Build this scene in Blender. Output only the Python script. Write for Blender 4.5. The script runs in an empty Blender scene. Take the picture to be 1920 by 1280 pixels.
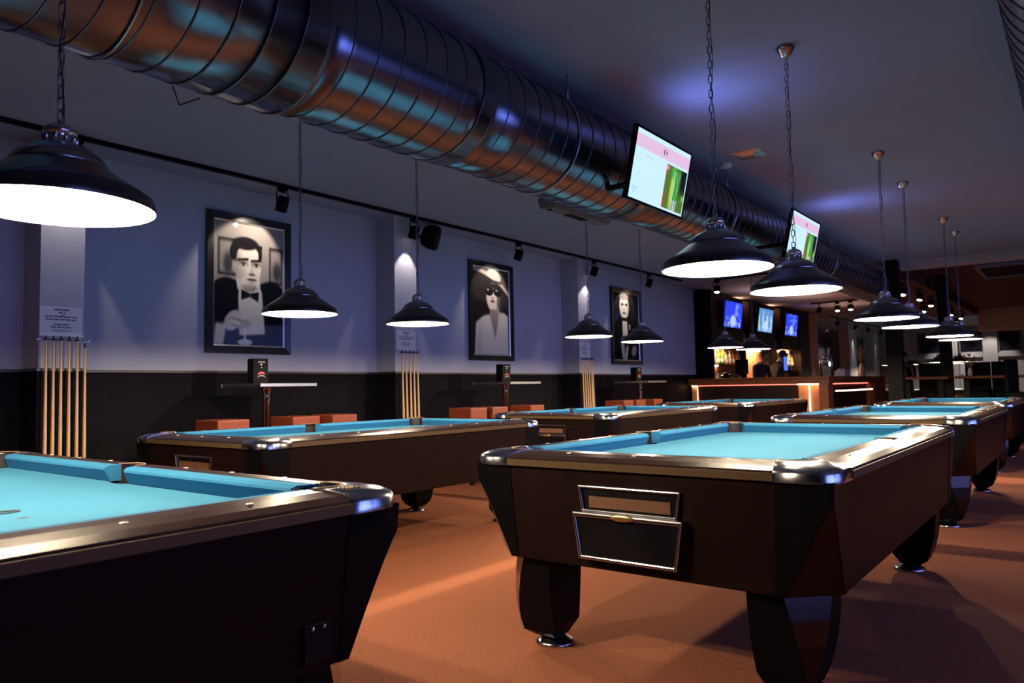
import bpy, bmesh, math, random
import numpy as np
from mathutils import Matrix, Vector
random.seed(7)
SC = bpy.context.scene
COL = SC.collection
PI = math.pi

# ------------------------------------------------------------------ camera, world, exposure
F_PX, ROLL, PITCH, YAW, EYE = 1397.4, -0.01796, 0.062465, 0.656847, 1.076
def make_camera():
    cy, sy, cp, sp = math.cos(YAW), math.sin(YAW), math.cos(PITCH), math.sin(PITCH)
    fw = Vector((-sy*cp, cy*cp, sp)); r0 = Vector((cy, sy, 0)); u0 = r0.cross(fw)
    r = math.cos(ROLL)*r0 + math.sin(ROLL)*u0
    u = -math.sin(ROLL)*r0 + math.cos(ROLL)*u0
    M = Matrix(((r.x, u.x, -fw.x, 0), (r.y, u.y, -fw.y, 0), (r.z, u.z, -fw.z, EYE), (0, 0, 0, 1)))
    cd = bpy.data.cameras.new('camera'); cd.sensor_width = 36; cd.sensor_fit = 'HORIZONTAL'
    cd.lens = F_PX/1920*36; cd.clip_start = .05; cd.clip_end = 200
    cd.dof.use_dof = True; cd.dof.focus_distance = 3.6; cd.dof.aperture_fstop = 4.5
    o = bpy.data.objects.new('camera', cd); o.matrix_world = M; COL.objects.link(o); SC.camera = o
make_camera()
SC.view_settings.view_transform = 'Standard'; SC.view_settings.look = 'None'
SC.view_settings.exposure = 0.0; SC.view_settings.gamma = 1.0; SC.view_settings.use_curve_mapping = False
SC.cycles.use_denoising = True
SC.cycles.max_bounces = 8; SC.cycles.diffuse_bounces = 4; SC.cycles.glossy_bounces = 4
SC.cycles.sample_clamp_indirect = 6.0
W = bpy.data.worlds.new('world'); SC.world = W; W.use_nodes = True
W.node_tree.nodes['Background'].inputs[0].default_value = (.10, .16, .40, 1)
W.node_tree.nodes['Background'].inputs[1].default_value = .25

LAMP_W = 84.0
LAMP_C = (1.0, .80, .56)
DUSK_C = (.22, .30, 1.0)
def light(name, kind, loc, power, color, parent=None, aim=None, **kw):
    d = bpy.data.lights.new(name, kind); d.energy = power; d.color = color
    for k, v in kw.items(): setattr(d, k, v)
    o = bpy.data.objects.new(name, d); COL.objects.link(o); o.location = loc
    if aim is not None:
        o.rotation_euler = (Vector(aim)-Vector(loc)).to_track_quat('-Z', 'Y').to_euler()
    if parent: o.parent = parent
    return o
# dusk light coming in through the windows of the aisle side
for i, yy in enumerate((1.6, 5.0, 8.4, 11.8)):
    light('dusk_window_light', 'AREA', (4.05, yy, 1.75), 29, DUSK_C, aim=(-6.4, yy+1.0, 2.3), shape='RECTANGLE', size=3.3, size_y=2.2, spread=math.radians(95))

# ------------------------------------------------------------------ materials
MATS = {}
def mat(name, col, rough=.5, metal=0.0, spec=.5, noise=0, nscale=20, bump=0, bscale=200, emit=None, es=0, coat=0, stretch=None, trans=0, vary=None, alpha=None):
    if name in MATS: return MATS[name]
    m = bpy.data.materials.new(name); m.use_nodes = True; MATS[name] = m
    nt = m.node_tree; b = nt.nodes['Principled BSDF']
    b.inputs['Base Color'].default_value = (*col, 1); b.inputs['Roughness'].default_value = rough
    b.inputs['Metallic'].default_value = metal; b.inputs['Specular IOR Level'].default_value = spec
    if coat: b.inputs['Coat Weight'].default_value = coat; b.inputs['Coat Roughness'].default_value = .12
    if trans: b.inputs['Transmission Weight'].default_value = trans
    if emit: b.inputs['Emission Color'].default_value = (*emit, 1); b.inputs['Emission Strength'].default_value = es
    if noise or bump:
        tc = nt.nodes.new('ShaderNodeTexCoord'); mp = nt.nodes.new('ShaderNodeMapping')
        nt.links.new(tc.outputs['Object'], mp.inputs['Vector'])
        if stretch: mp.inputs['Scale'].default_value = stretch
    if noise:
        n = nt.nodes.new('ShaderNodeTexNoise'); n.inputs['Scale'].default_value = nscale; n.inputs['Detail'].default_value = 5
        nt.links.new(mp.outputs['Vector'], n.inputs['Vector'])
        r = nt.nodes.new('ShaderNodeValToRGB')
        c2 = vary if vary else tuple(min(1, c*(1+noise)) for c in col)
        c1 = tuple(c*(1-noise) for c in col)
        r.color_ramp.elements[0].position = .3; r.color_ramp.elements[1].position = .7
        r.color_ramp.elements[0].color = (*c1, 1); r.color_ramp.elements[1].color = (*c2, 1)
        nt.links.new(n.outputs['Fac'], r.inputs['Fac']); nt.links.new(r.outputs['Color'], b.inputs['Base Color'])
    if bump:
        n2 = nt.nodes.new('ShaderNodeTexNoise'); n2.inputs['Scale'].default_value = bscale; n2.inputs['Detail'].default_value = 3
        nt.links.new(mp.outputs['Vector'], n2.inputs['Vector'])
        bp = nt.nodes.new('ShaderNodeBump'); bp.inputs['Strength'].default_value = bump; bp.inputs['Distance'].default_value = .01
        nt.links.new(n2.outputs['Fac'], bp.inputs['Height']); nt.links.new(bp.outputs['Normal'], b.inputs['Normal'])
    return m
def vcol_mat(name, emit=0, rough=.5):
    m = bpy.data.materials.new(name); m.use_nodes = True; MATS[name] = m
    nt = m.node_tree; b = nt.nodes['Principled BSDF']
    a = nt.nodes.new('ShaderNodeVertexColor'); a.layer_name = 'Col'
    b.inputs['Roughness'].default_value = rough
    b.inputs['Specular IOR Level'].default_value = .03
    if emit:
        b.inputs['Base Color'].default_value = (.01, .01, .01, 1)
        nt.links.new(a.outputs['Color'], b.inputs['Emission Color']); b.inputs['Emission Strength'].default_value = emit
    else:
        nt.links.new(a.outputs['Color'], b.inputs['Base Color'])
    return m

M_CARPET = mat('carpet', (.50, .178, .090), .95, spec=.1, noise=.22, nscale=90, bump=.5, bscale=420)
M_PAINT = mat('wall_paint', (.40, .41, .49), .75, spec=.25, noise=.04, nscale=3)
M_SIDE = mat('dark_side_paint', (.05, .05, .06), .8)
M_CEIL = mat('ceiling_paint', (.27, .31, .44), .85, spec=.2, noise=.04, nscale=2)
M_WAINS = mat('wainscot_lacquer', (.0045, .0038, .006), .6, spec=.05, noise=.3, nscale=14, bump=.06, bscale=30)
M_RAILTOP = mat('wainscot_rail_wood', (.035, .022, .016), .4)
M_BLACK = mat('black_satin', (.0035, .0035, .005), .45, spec=.12)
M_BLACKMATT = mat('black_matt', (.004, .004, .005), .7, spec=.1)
M_GLOSSBLACK = mat('black_gloss', (.008, .008, .010), .12, coat=.5)
M_CHROME = mat('chrome', (.55, .55, .59), .2, 1.0)
M_STEEL = mat('brushed_steel', (.50, .50, .52), .32, 1.0)
M_BRONZE = mat('bronze_mirror', (.045, .032, .030), .22, 1.0)
M_TRIMGOLD = mat('satin_gold_trim', (.115, .073, .036), .5, 0, spec=.12)
M_CABINET = mat('cabinet_walnut', (.0095, .0034, .003), .5, spec=.08, noise=.35, nscale=6, stretch=(1, 1, 9), bump=.03, bscale=60)
M_CABBLACK = mat('cabinet_black', (.0022, .0022, .0035), .45, spec=.07)
M_RAIL = mat('rail_walnut', (.034, .017, .015), .25, 0, spec=.36, noise=.18, nscale=8, stretch=(6, .6, 1))
M_CLOTH = mat('blue_cloth', (.038, .175, .30), .92, spec=.12, noise=.06, nscale=260)
M_CUSHION = mat('blue_cushion_cloth', (.028, .160, .31), .9, spec=.12)
M_PEARL = mat('pearl', (.95, .92, .82), .2)
M_POCKET = mat('pocket_leather', (.012, .008, .008), .55)
M_POCKETRIM = mat('pocket_rim', (.16, .09, .055), .45)
M_PRINT = mat('cloth_print', (.012, .03, .05), .8)
M_LINT = mat('tray_wood', (.20, .085, .04), .55, noise=.2, nscale=10, stretch=(1, 8, 1))
M_GOLD = mat('gold_badge', (.75, .55, .22), .28, .9)
M_SHADE = mat('shade_enamel_black', (.012, .011, .013), .28, coat=.3)
M_SHADEIN = mat('shade_enamel_white', (.86, .84, .78), .6)
M_SHADETOP = mat('shade_steel_collar', (.30, .30, .34), .24, 1.0)
M_BULB = mat('bulb_glow', (1, 1, 1), .3, emit=(1, .86, .62), es=14)
M_DUCT = mat('galvanised_steel', (.17, .18, .24), .23, 1.0, noise=.12, nscale=5, bump=.05, bscale=9)
M_DUCTSEAM = mat('duct_seam', (.13, .13, .15), .4, 1.0)
M_ORANGE = mat('orange_leatherette', (.20, .036, .010), .5, noise=.12, nscale=30, bump=.08, bscale=160)
M_STOOLBASE = mat('stool_base', (.02, .012, .010), .5)
M_TABLETOP = mat('high_table_laminate', (.03, .024, .022), .35)
M_CUE = mat('cue_maple', (.66, .42, .20), .4, noise=.12, nscale=10, stretch=(6, 6, .4))
M_CUETIP = mat('cue_tip', (.02, .02, .03), .6)
M_PAPER = mat('notice_acrylic', (.62, .62, .64), .35)
M_INK = mat('notice_ink', (.03, .03, .04), .7)
M_INKRED = mat('notice_ink_red', (.16, .04, .05), .7)
M_SILVER = mat('silver_slip', (.6, .58, .55), .3, .8)
M_FRAME = mat('frame_black', (.010, .009, .010), .3, coat=.2)
M_GLASSPANE = None
M_WOODBAR = mat('bar_wood', (.16, .050, .022), .45, spec=.2, noise=.3, nscale=5, stretch=(1, 1, 7))
M_WOODLIT = mat('bar_wood_light', (.52, .22, .10), .5, noise=.15, nscale=5, stretch=(1, 1, 6))
M_DARKWOOD = mat('dark_veneer', (.012, .006, .006), .5, spec=.15, noise=.3, nscale=4, stretch=(6, 6, .7))
M_LEDRED = mat('led_red', (1, .4, .3), .5, emit=(1, .13, .10), es=5)
M_LEDWARM = mat('led_warm', (1, .8, .6), .5, emit=(1, .52, .24), es=34)
M_LEDWHITE = mat('led_white', (1, 1, 1), .5, emit=(1, .82, .68), es=5)
M_SKIN = mat('skin', (.50, .24, .16), .55)
M_HAIR = mat('dark_hair', (.014, .010, .010), .6)
M_SHIRT = mat('black_shirt', (.010, .010, .013), .8)
M_WHITECLOTH = mat('white_collar', (.7, .68, .66), .7)
M_REDTINT = mat('red_light_tint', (.09, .030, .034), .8, spec=.2)  # reddish light on the far ceiling and soffit, put into the base colour
M_NIGHT = mat('night_glass', (.010, .011, .020), .08)
M_GREYFRAME = mat("grey_window_frame", (.16, .16, .18), .5)
M_STRAW = mat('dried_stalks', (.36, .22, .10), .8)
M_CERAMIC = mat('pale_ceramic', (.66, .62, .56), .35)
M_SPOTLENS = mat('spot_lens', (1, 1, 1), .3, emit=(1, .84, .66), es=1.5)
M_GREYPLAST = mat('grey_plastic', (.10, .11, .13), .4)
M_WHITEPLAST = mat('white_plastic', (.6, .6, .62), .5)

# ------------------------------------------------------------------ mesh helpers
class MB:
    def __init__(s): s.v = []; s.f = []; s.m = []; s.s = []
    def add(s, vs, fs, mi=0, smooth=False, T=None):
        o = len(s.v)
        s.v += [tuple((T @ Vector(p)) if T else p) for p in vs]
        for f in fs: s.f.append([i+o for i in f]); s.m.append(mi); s.s.append(smooth)
        return s
    def box(s, x0, x1, y0, y1, z0, z1, mi=0, T=None):
        vs = [(x0, y0, z0), (x1, y0, z0), (x1, y1, z0), (x0, y1, z0), (x0, y0, z1), (x1, y0, z1), (x1, y1, z1), (x0, y1, z1)]
        return s.add(vs, [(0, 3, 2, 1), (4, 5, 6, 7), (0, 1, 5, 4), (1, 2, 6, 5), (2, 3, 7, 6), (3, 0, 4, 7)], mi, False, T)
    def loft(s, rings, mi=0, smooth=False, closed=True, cap0=True, cap1=True, T=None):
        n = len(rings[0]); vs = [p for r in rings for p in r]; fs = []
        for k in range(len(rings)-1):
            for i in range(n if closed else n-1):
                j = (i+1) % n
                fs.append((k*n+i, k*n+j, (k+1)*n+j, (k+1)*n+i))
        s.add(vs, fs, mi, smooth, T)
        if closed and cap0: s.add(rings[0], [tuple(range(n))[::-1]], mi, False, T)
        if closed and cap1: s.add(rings[-1], [tuple(range(n))], mi, False, T)
        return s
    def lathe(s, prof, seg=24, c=(0, 0, 0), mi=0, smooth=True, T=None, caps=False):
        rings = [[(c[0]+r*math.cos(2*PI*i/seg), c[1]+r*math.sin(2*PI*i/seg), c[2]+z) for i in range(seg)] for r, z in prof]
        return s.loft(rings, mi, smooth, True, caps, caps, T)
    def tube(s, pts, r, seg=8, mi=0, smooth=True, closed=False, caps=True, T=None):
        pts = [Vector(p) for p in pts]; n = len(pts); rings = []
        rr = r if isinstance(r, (list, tuple)) else [r]*n
        prev = None
        for i, p in enumerate(pts):
            if closed: d = pts[(i+1) % n]-pts[i-1]
            else: d = pts[min(i+1, n-1)]-pts[max(i-1, 0)]
            d.normalize()
            a = Vector((0, 0, 1)) if abs(d.z) < .95 else Vector((1, 0, 0))
            if prev is None: u = d.cross(a).normalized()
            else: u = (prev - d*prev.dot(d)).normalized()
            prev = u; w = d.cross(u)
            rings.append([tuple(p+rr[i]*(u*math.cos(2*PI*k/seg)+w*math.sin(2*PI*k/seg))) for k in range(seg)])
        if closed: rings.append(rings[0])
        return s.loft(rings, mi, smooth, True, caps and not closed, caps and not closed, T)
    def prism(s, poly, z0, z1, mi=0, T=None):
        return s.loft([[(x, y, z0) for x, y in poly], [(x, y, z1) for x, y in poly]], mi, False, True, True, True, T)
    def sphere(s, c, r, seg=12, rings=8, mi=0, sc=(1, 1, 1), T=None):
        R = []
        for k in range(1, rings):
            a = PI*k/rings - PI/2
            R.append([(c[0]+sc[0]*r*math.cos(a)*math.cos(2*PI*i/seg), c[1]+sc[1]*r*math.cos(a)*math.sin(2*PI*i/seg), c[2]+sc[2]*r*math.sin(a)) for i in range(seg)])
        n0 = len(s.v)
        s.loft(R, mi, True, True, False, False, T)
        b = (c[0], c[1], c[2]-sc[2]*r); t = (c[0], c[1], c[2]+sc[2]*r)
        s.add([b]+R[0], [(0, 1+(i+1) % seg, 1+i) for i in range(seg)], mi, True, T)
        s.add([t]+R[-1], [(0, 1+i, 1+(i+1) % seg) for i in range(seg)], mi, True, T)
        return s
    def mesh(s, name, mats, keep=False):
        me = bpy.data.meshes.new(name); me.from_pydata(s.v, [], s.f)
        for m in (mats if isinstance(mats, (list, tuple)) else [mats]): me.materials.append(m)
        me.polygons.foreach_set('material_index', s.m); me.polygons.foreach_set('use_smooth', s.s)
        bm = bmesh.new(); bm.from_mesh(me)
        bmesh.ops.remove_doubles(bm, verts=bm.verts, dist=1e-6)
        if not keep: bmesh.ops.recalc_face_normals(bm, faces=bm.faces)
        bm.to_mesh(me); bm.free()
        me.update(); return me
    def build(s, name, mats, parent=None, loc=(0, 0, 0), rot=(0, 0, 0), bevel=0):
        return put(name, s.mesh(name, mats), parent, loc, rot, bevel)
def put(name, me, parent=None, loc=(0, 0, 0), rot=(0, 0, 0), bevel=0):
    o = bpy.data.objects.new(name, me); COL.objects.link(o); o.location = loc; o.rotation_euler = rot
    if parent: o.parent = parent
    if bevel:
        b = o.modifiers.new('bevel', 'BEVEL'); b.width = bevel; b.segments = 2; b.limit_method = 'ANGLE'; b.angle_limit = .6
    return o
def tag(o, label, cat, group=None, kind=None):
    if label: o['label'] = label
    if cat: o['category'] = cat
    if group: o['group'] = group
    if kind: o['kind'] = kind
    return o
def thing(name, label, cat, loc=(0, 0, 0), rz=0, group=None):
    o = bpy.data.objects.new(name, None); o.empty_display_size = .1; COL.objects.link(o)
    o.location = loc; o.rotation_euler = (0, 0, rz)
    return tag(o, label, cat, group)
def dup(o, loc=None, rz=None, label=None, parent=None, group=None):
    c = o.copy(); COL.objects.link(c)
    if parent: c.parent = parent
    if loc is not None: c.location = loc
    if rz is not None: c.rotation_euler = (0, 0, rz)
    if label: c['label'] = label
    if group: c['group'] = group
    for ch in list(o.children):
        if ch.type != 'LIGHT': dup(ch, parent=c)
    return c
def struct(name, mb, mats, parent=None, **k):
    o = mb.build(name, mats, parent, **k); o['kind'] = 'structure'; return o
def text_mesh(name, body, size, material, parent, M, extrude=.0006, align='CENTER'):
    c = bpy.data.curves.new(name, 'FONT'); c.body = body; c.size = size; c.extrude = extrude
    c.align_x = align; c.align_y = 'CENTER'; c.resolution_u = 3
    t = bpy.data.objects.new(name, c); COL.objects.link(t)
    dg = bpy.context.evaluated_depsgraph_get()
    me = bpy.data.meshes.new_from_object(t.evaluated_get(dg)); bpy.data.objects.remove(t)
    me.name = name; me.materials.clear(); me.materials.append(material)
    me.transform(M)
    return put(name, me, parent)
def paint_grid(name, w, h, nx, ny, fn, material, parent, M):
    """flat sheet in its own xy plane (u right, v up), colours per vertex from fn(u, v)"""
    u, v = np.meshgrid(np.linspace(0, 1, nx+1), np.linspace(0, 1, ny+1))
    rgb = np.clip(fn(u, v), 0, None)
    co = np.stack([(u-.5)*w, (v-.5)*h, np.zeros_like(u)], -1).reshape(-1, 3)
    idx = np.arange((nx+1)*(ny+1)).reshape(ny+1, nx+1)
    fs = np.stack([idx[:-1, :-1], idx[:-1, 1:], idx[1:, 1:], idx[1:, :-1]], -1).reshape(-1, 4)
    me = bpy.data.meshes.new(name); me.from_pydata(co.tolist(), [], fs.tolist())
    a = me.color_attributes.new('Col', 'FLOAT_COLOR', 'POINT')
    d = np.concatenate([rgb.reshape(-1, 3), np.ones((rgb.size//3, 1))], 1).astype(np.float32)
    a.data.foreach_set('color', d.ravel())
    me.materials.append(material); me.transform(M); me.update()
    return put(name, me, parent)
def sstep(a, b, x):
    t = np.clip((x-a)/(b-a+1e-9), 0, 1); return t*t*(3-2*t)
def ell(u, v, cx, cy, rx, ry, soft=.12, rot=0):
    c, s = math.cos(rot), math.sin(rot); du, dv = u-cx, v-cy
    d = np.sqrt(((du*c+dv*s)/rx)**2+((-du*s+dv*c)/ry)**2)
    return 1-sstep(1-soft, 1+soft, d)
def poly(u, v, pts, soft=.008):
    """soft mask of a convex polygon (counter-clockwise)"""
    m = np.ones_like(u); n = len(pts)
    for i in range(n):
        (x0, y0), (x1, y1) = pts[i], pts[(i+1) % n]
        L = math.hypot(x1-x0, y1-y0)
        d = ((x1-x0)*(v-y0)-(y1-y0)*(u-x0))/L
        m = m*sstep(-soft, soft, d)
    return m
def mix(base, m, col):
    return base*(1-m[..., None])+np.array(col)[None, None]*m[..., None]
# matrix for a flat picture on a plane facing +X, with u running +Y
def face_px(x, y, z, tilt=0):
    return Matrix.Translation((x, y, z)) @ Matrix.Rotation(tilt, 4, 'Y') @ Matrix(((0, 0, 1, 0), (1, 0, 0, 0), (0, 1, 0, 0), (0, 0, 0, 1)))

# ------------------------------------------------------------------ the room
CEIL = 3.065; XW = -6.46; YB = 32.0; XR = 4.2
mb = MB(); mb.box(XW-.2, XR+.2, -3.2, YB+.2, -.1, 0); struct('floor', mb, M_CARPET)
mb = MB(); mb.box(XW-.2, XR+.2, -3.2, 24.2, CEIL, CEIL+.15); mb.box(XW-.2, XR+.2, 24.2, YB+.2, CEIL, CEIL+.15)
struct('ceiling', mb, M_CEIL)
wl = MB(); wl.box(XW-.2, XW, -3.2, YB+.2, 1.285, CEIL)
WALL_L = struct('wall_left', wl, M_PAINT)
mb = MB(); mb.box(XW-.2, XW, -3.2, 14.6, 0, 1.27); o = mb.build('wainscot', M_WAINS, WALL_L); o['label'] = 'black lacquered wainscot'
mb = MB(); mb.box(XW-.2, XW, 14.6, YB+.2, 0, 1.285); o = mb.build('lower_wall', M_WAINS, WALL_L)
mb = MB(); mb.box(XW-.01, XW+.022, -3.2, 14.5, 1.262, 1.286); mb.build('wainscot_rail', M_RAILTOP, WALL_L, bevel=.004)
PIL = [(2.225, 2.535), (5.823, 6.165), (9.66, 9.975)]
for y0, y1 in PIL:
    mb = MB(); mb.box(XW, -6.15, y0, y1, 1.286, CEIL); mb.build('pilaster', M_PAINT, WALL_L)
    mb = MB(); mb.box(XW, -6.14, y0-.01, y1+.01, 0, 1.27); mb.build('pilaster_base', M_WAINS, WALL_L)
    mb = MB(); mb.box(XW, -6.128, y0-.02, y1+.02, 1.262, 1.287); mb.build('pilaster_rail', M_RAILTOP, WALL_L, bevel=.004)
# far part of the left wall beyond the bar: pilasters with dark glazing between
for y0, y1 in ((22.0, 22.5), (26.07, 27.08), (29.5, 30.4)):
    mb = MB(); mb.box(XW, -6.15, y0, y1, 0, CEIL); mb.build('pilaster', M_PAINT, WALL_L)
for i, (y0, y1, z1) in enumerate(((23.0, 25.8, 2.75), (27.4, 29.2, 2.62))):
    w = MB(); w.box(XW-.01, XW+.03, y0, y1, 1.3, z1); o = struct('window_%d' % (i+1), w, M_NIGHT)
    f = MB(); f.box(XW, XW+.06, y0-.07, y0, 1.25, z1+.06); f.box(XW, XW+.06, y1, y1+.07, 1.25, z1+.06); f.box(XW, XW+.06, y0-.07, y1+.07, z1, z1+.07); f.box(XW, XW+.06, y0-.07, y1+.07, 1.22, 1.29)
    f.build('window_frame', M_GREYFRAME, o)
mb = MB(); mb.box(XW-.2, XR+.2, YB, YB+.2, 0, CEIL); WALL_B = struct('wall_back', mb, M_PAINT)
for i, (x0, x1) in enumerate(((-5.06, -4.36), (-3.69, -3.01), (-2.48, -1.85), (-1.3, -.6))):
    w = MB(); w.box(x0, x1, YB-.03, YB+.01, 2.12, 2.82); o = struct('window_%d' % (i+3), w, M_NIGHT)
    f = MB(); f.box(x0-.06, x0, YB-.06, YB, 2.06, 2.88); f.box(x1, x1+.06, YB-.06, YB, 2.06, 2.88); f.box(x0-.06, x1+.06, YB-.06, YB, 2.82, 2.88)
    f.build('window_frame', M_GREYFRAME, o)
    f = MB(); f.box(x0-.1, x1+.1, YB-.14, YB, 1.9, 2.06); f.build('window_sill', M_PAINT, o)
for x0, x1 in ((-4.13, -3.77), (-2.98, -2.53), (-1.75, -1.4)):
    mb = MB(); mb.box(x0, x1, YB-.2, YB, 0, CEIL); mb.build('pilaster', M_PAINT, WALL_B)
# right-hand wall with four window openings, wall behind the camera
mb = MB(); mb.box(XR, XR+.2, -3.2, YB+.2, 0, .95); mb.box(XR, XR+.2, -3.2, YB+.2, 2.55, CEIL)
e = [-3.2]
for yy in (1.6, 5.0, 8.4, 11.8): e += [yy-.8, yy+.8]
e.append(YB+.2)
for k in range(0, len(e), 2): mb.box(XR, XR+.2, e[k], e[k+1], .95, 2.55)
struct('wall_right', mb, M_SIDE)
mb = MB(); mb.box(XW-.2, XR+.2, -3.2, -3.0, 0, CEIL); struct('wall_front', mb, M_SIDE)
# beam, dropped strip and ceiling past the aisle tables, reddish light painted into its colour
mb = MB(); mb.box(-2.45, XR, 13.75, 14.25, 2.965, CEIL); struct('beam_1', mb, M_PAINT)
mb = MB(); mb.box(-2.35, XR, 14.25, 24.2, 3.045, 3.06); struct('ceiling_red_tint', mb, M_REDTINT)
mb = MB(); mb.box(-3.4, -2.35, 14.6, 24.2, 2.86, CEIL); struct('beam_2', mb, M_REDTINT)
mb = MB(); mb.box(-2.35, XR, 24.2, 24.5, 2.42, CEIL); struct('beam_3', mb, M_PAINT)
hf = MB(); hf.box(-1.46, .4, 15.0, 15.05, 2.99, 3.045); hf.box(-1.46, .4, 16.75, 16.8, 2.99, 3.045); hf.box(-1.46, -1.42, 15.05, 16.75, 2.99, 3.045)
hatch = tag(hf.build('ceiling_hatch', M_GREYFRAME), 'dark square opening with pale edge in the ceiling tinted with red light', 'hatch')
mb = MB(); mb.box(-1.42, .4, 15.05, 16.75, 3.03, 3.044); mb.build('recess', M_BLACKMATT, hatch)
for i, (x0, x1, y0, y1) in enumerate(((-2.60, -2.38, 13.42, 13.64), (-2.18, -1.99, 15.9, 16.1))):
    mb = MB(); mb.box(x0, x1, y0, y1, 0, CEIL if i == 0 else 3.04); o = struct('column_%d' % (i+1), mb, M_BLACK)
    mb = MB(); mb.box(x0-.02, x1+.02, y0-.02, y1+.02, 0, .12); mb.build('column_base', M_BLACK, o)

# ------------------------------------------------------------------ pool tables
L2, W2 = 1.325, .735
ZT = .80
def cham(z): return .002 if z >= .69 else .002+.138*((.69-z)/.30)**.85
def hxy(z):
    t = (.765-z)/.375
    return W2-.018-.022*t, L2-.018-.022*t
RP = [(0, .764), (0, .787), (.007, .796), (.035, .808), (.085, .8165), (.14, .818), (.14, .74)]   # rail section: inset, height
def make_table():
    root = thing('pool_table', '', 'pool table')
    levels = [.765, .692, .68, .66, .62, .56, .49, .43, .39]
    mb = MB(); rings = []
    for z in levels:
        hx, hy = hxy(z); c = cham(z)
        rings.append([(-hx+c, -hy, z), (hx-c, -hy, z), (hx, -hy+c, z), (hx, hy-c, z), (hx-c, hy, z), (-hx+c, hy, z), (-hx, hy-c, z), (-hx, -hy+c, z)])
    mb.loft(rings[::-1], cap1=False); mb.box(-W2+.03, W2-.03, -L2+.03, L2-.03, .68, .70); mb.build('cabinet', M_CABINET, root)
    # bed
    fx, fy = W2-.175, L2-.175
    bed = []
    pc = .172
    def corner_arc(sx, sy):
        cx, cy = W2-pc, L2-pc
        pts = []
        for k in range(7):
            a = PI + (PI/2)*(1-k/6)*0 + PI/2*k/6
            pts.append((sx*(cx+.075*math.cos(a)), sy*(cy+.075*math.sin(a))))
        return pts
    def side_notch(sx):
        return [(sx*fx, sx*-.06), (sx*(fx-.012), sx*-.045), (sx*(fx-.018), 0), (sx*(fx-.012), sx*.045), (sx*fx, sx*.06)]
    a = corner_arc(1, -1)      # from (-x side) to (+y side)
    out = []
    # walk counter-clockwise starting at lower right
    ar = corner_arc(1, -1); out += ar if ar[0][0] < ar[-1][0] else ar[::-1]
    out += side_notch(1)
    ar = corner_arc(1, 1); out += ar if ar[0][0] > ar[-1][0] else ar[::-1]
    ar = corner_arc(-1, 1); out += ar if ar[0][0] > ar[-1][0] else ar[::-1]
    out += side_notch(-1)
    ar = corner_arc(-1, -1); out += ar if ar[0][0] < ar[-1][0] else ar[::-1]
    mb = MB(); mb.prism(out, .72, .757); mb.build('playing_bed', M_CLOTH, root)
    for yy in (-.58, .58):
        mb = MB(); mb.lathe([(.0, 0), (.016, 0)], 14, (-.05, yy, .7574)); mb.build('cloth_spot', M_PRINT, root)
    # rails
    def sweep(prof, ends, axis, sgn, mi=0):
        """prof: (inset, z); ends: functions of inset -> start, end along the rail; axis 'x' short rail, 'y' long rail"""
        m = MB(); rings = [[], []]
        for e_ in (0, 1):
            for u_, z_ in prof:
                t = ends[e_](u_)
                rings[e_].append((sgn*(W2-u_), t, z_) if axis == 'y' else (t, sgn*(L2-u_), z_))
        m.loft(rings, mi); return m
    CL = .195
    end = lambda base, k=0, s=1: (lambda u_: s*(base+k*u_))
    for sgn in (-1, 1):
        m = sweep(RP, (end(W2-CL, -.22, -1), end(W2-CL, -.22)), 'x', sgn)
        r = m.build('rail', M_RAIL, root)
        for k in (-1, 0, 1):
            s_ = MB(); s_.lathe([(0, .0022), (.008, .0016), (.0095, 0)], 12, (k*.29, sgn*(L2-.075), .8148)); s_.build('sight', M_PEARL, r)
        t = MB(); t.box(-(W2-CL), W2-CL, sgn*L2-.003, sgn*L2+.003, .763, .789); t.build('rail_trim', M_TRIMGOLD, r)
        m = sweep(RP, (end(L2-CL, -.22, -1), lambda u_: -.062), 'y', sgn)
        m2 = sweep(RP, (lambda u_: .062, end(L2-CL, -.22)), 'y', sgn)
        bridge = [(u_, z_) for u_, z_ in RP if u_ < .08]+[(.075, .815), (.075, .74)]
        m3 = sweep(bridge, (lambda u_: -.062, lambda u_: .062), 'y', sgn)
        for q in (m2, m3): m.add(q.v, q.f)
        r = m.build('rail', M_RAIL, root)
        for k in (-3, -2, -1, 1, 2, 3):
            s_ = MB(); s_.lathe([(0, .0022), (.008, .0016), (.0095, 0)], 12, (sgn*(W2-.075), k*.2875, .8148)); s_.build('sight', M_PEARL, r)
        t = MB(); t.box(sgn*W2-.003, sgn*W2+.003, -(L2-CL), L2-CL, .763, .789); t.build('rail_trim', M_TRIMGOLD, r)
    # cushions
    CP = [(.138, .816), (.15, .8175), (.178, .816), (.190, .808), (.192, .800), (.186, .788), (.172, .757), (.138, .757)]
    cut = lambda base, k, s=1: (lambda u_: s*(base-(u_-.14)*k))
    for sgn in (-1, 1):
        sweep(CP, (cut(W2-.218, 1.0, -1), cut(W2-.218, 1.0)), 'x', sgn).build('cushion', M_CUSHION, root)
        sweep(CP, (cut(L2-.218, 1.0, -1), lambda u_: -(.058+(u_-.14)*.35)), 'y', sgn).build('cushion', M_CUSHION, root)
        sweep(CP, (lambda u_: .058+(u_-.14)*.35, cut(L2-.218, 1.0)), 'y', sgn).build('cushion', M_CUSHION, root)
    # corner castings
    prof = [(0, .760), (0, .790), (.05, .800), (.25, .811), (.6, .8195), (.93, .8215), (1, .8195), (1, .812)]
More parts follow.
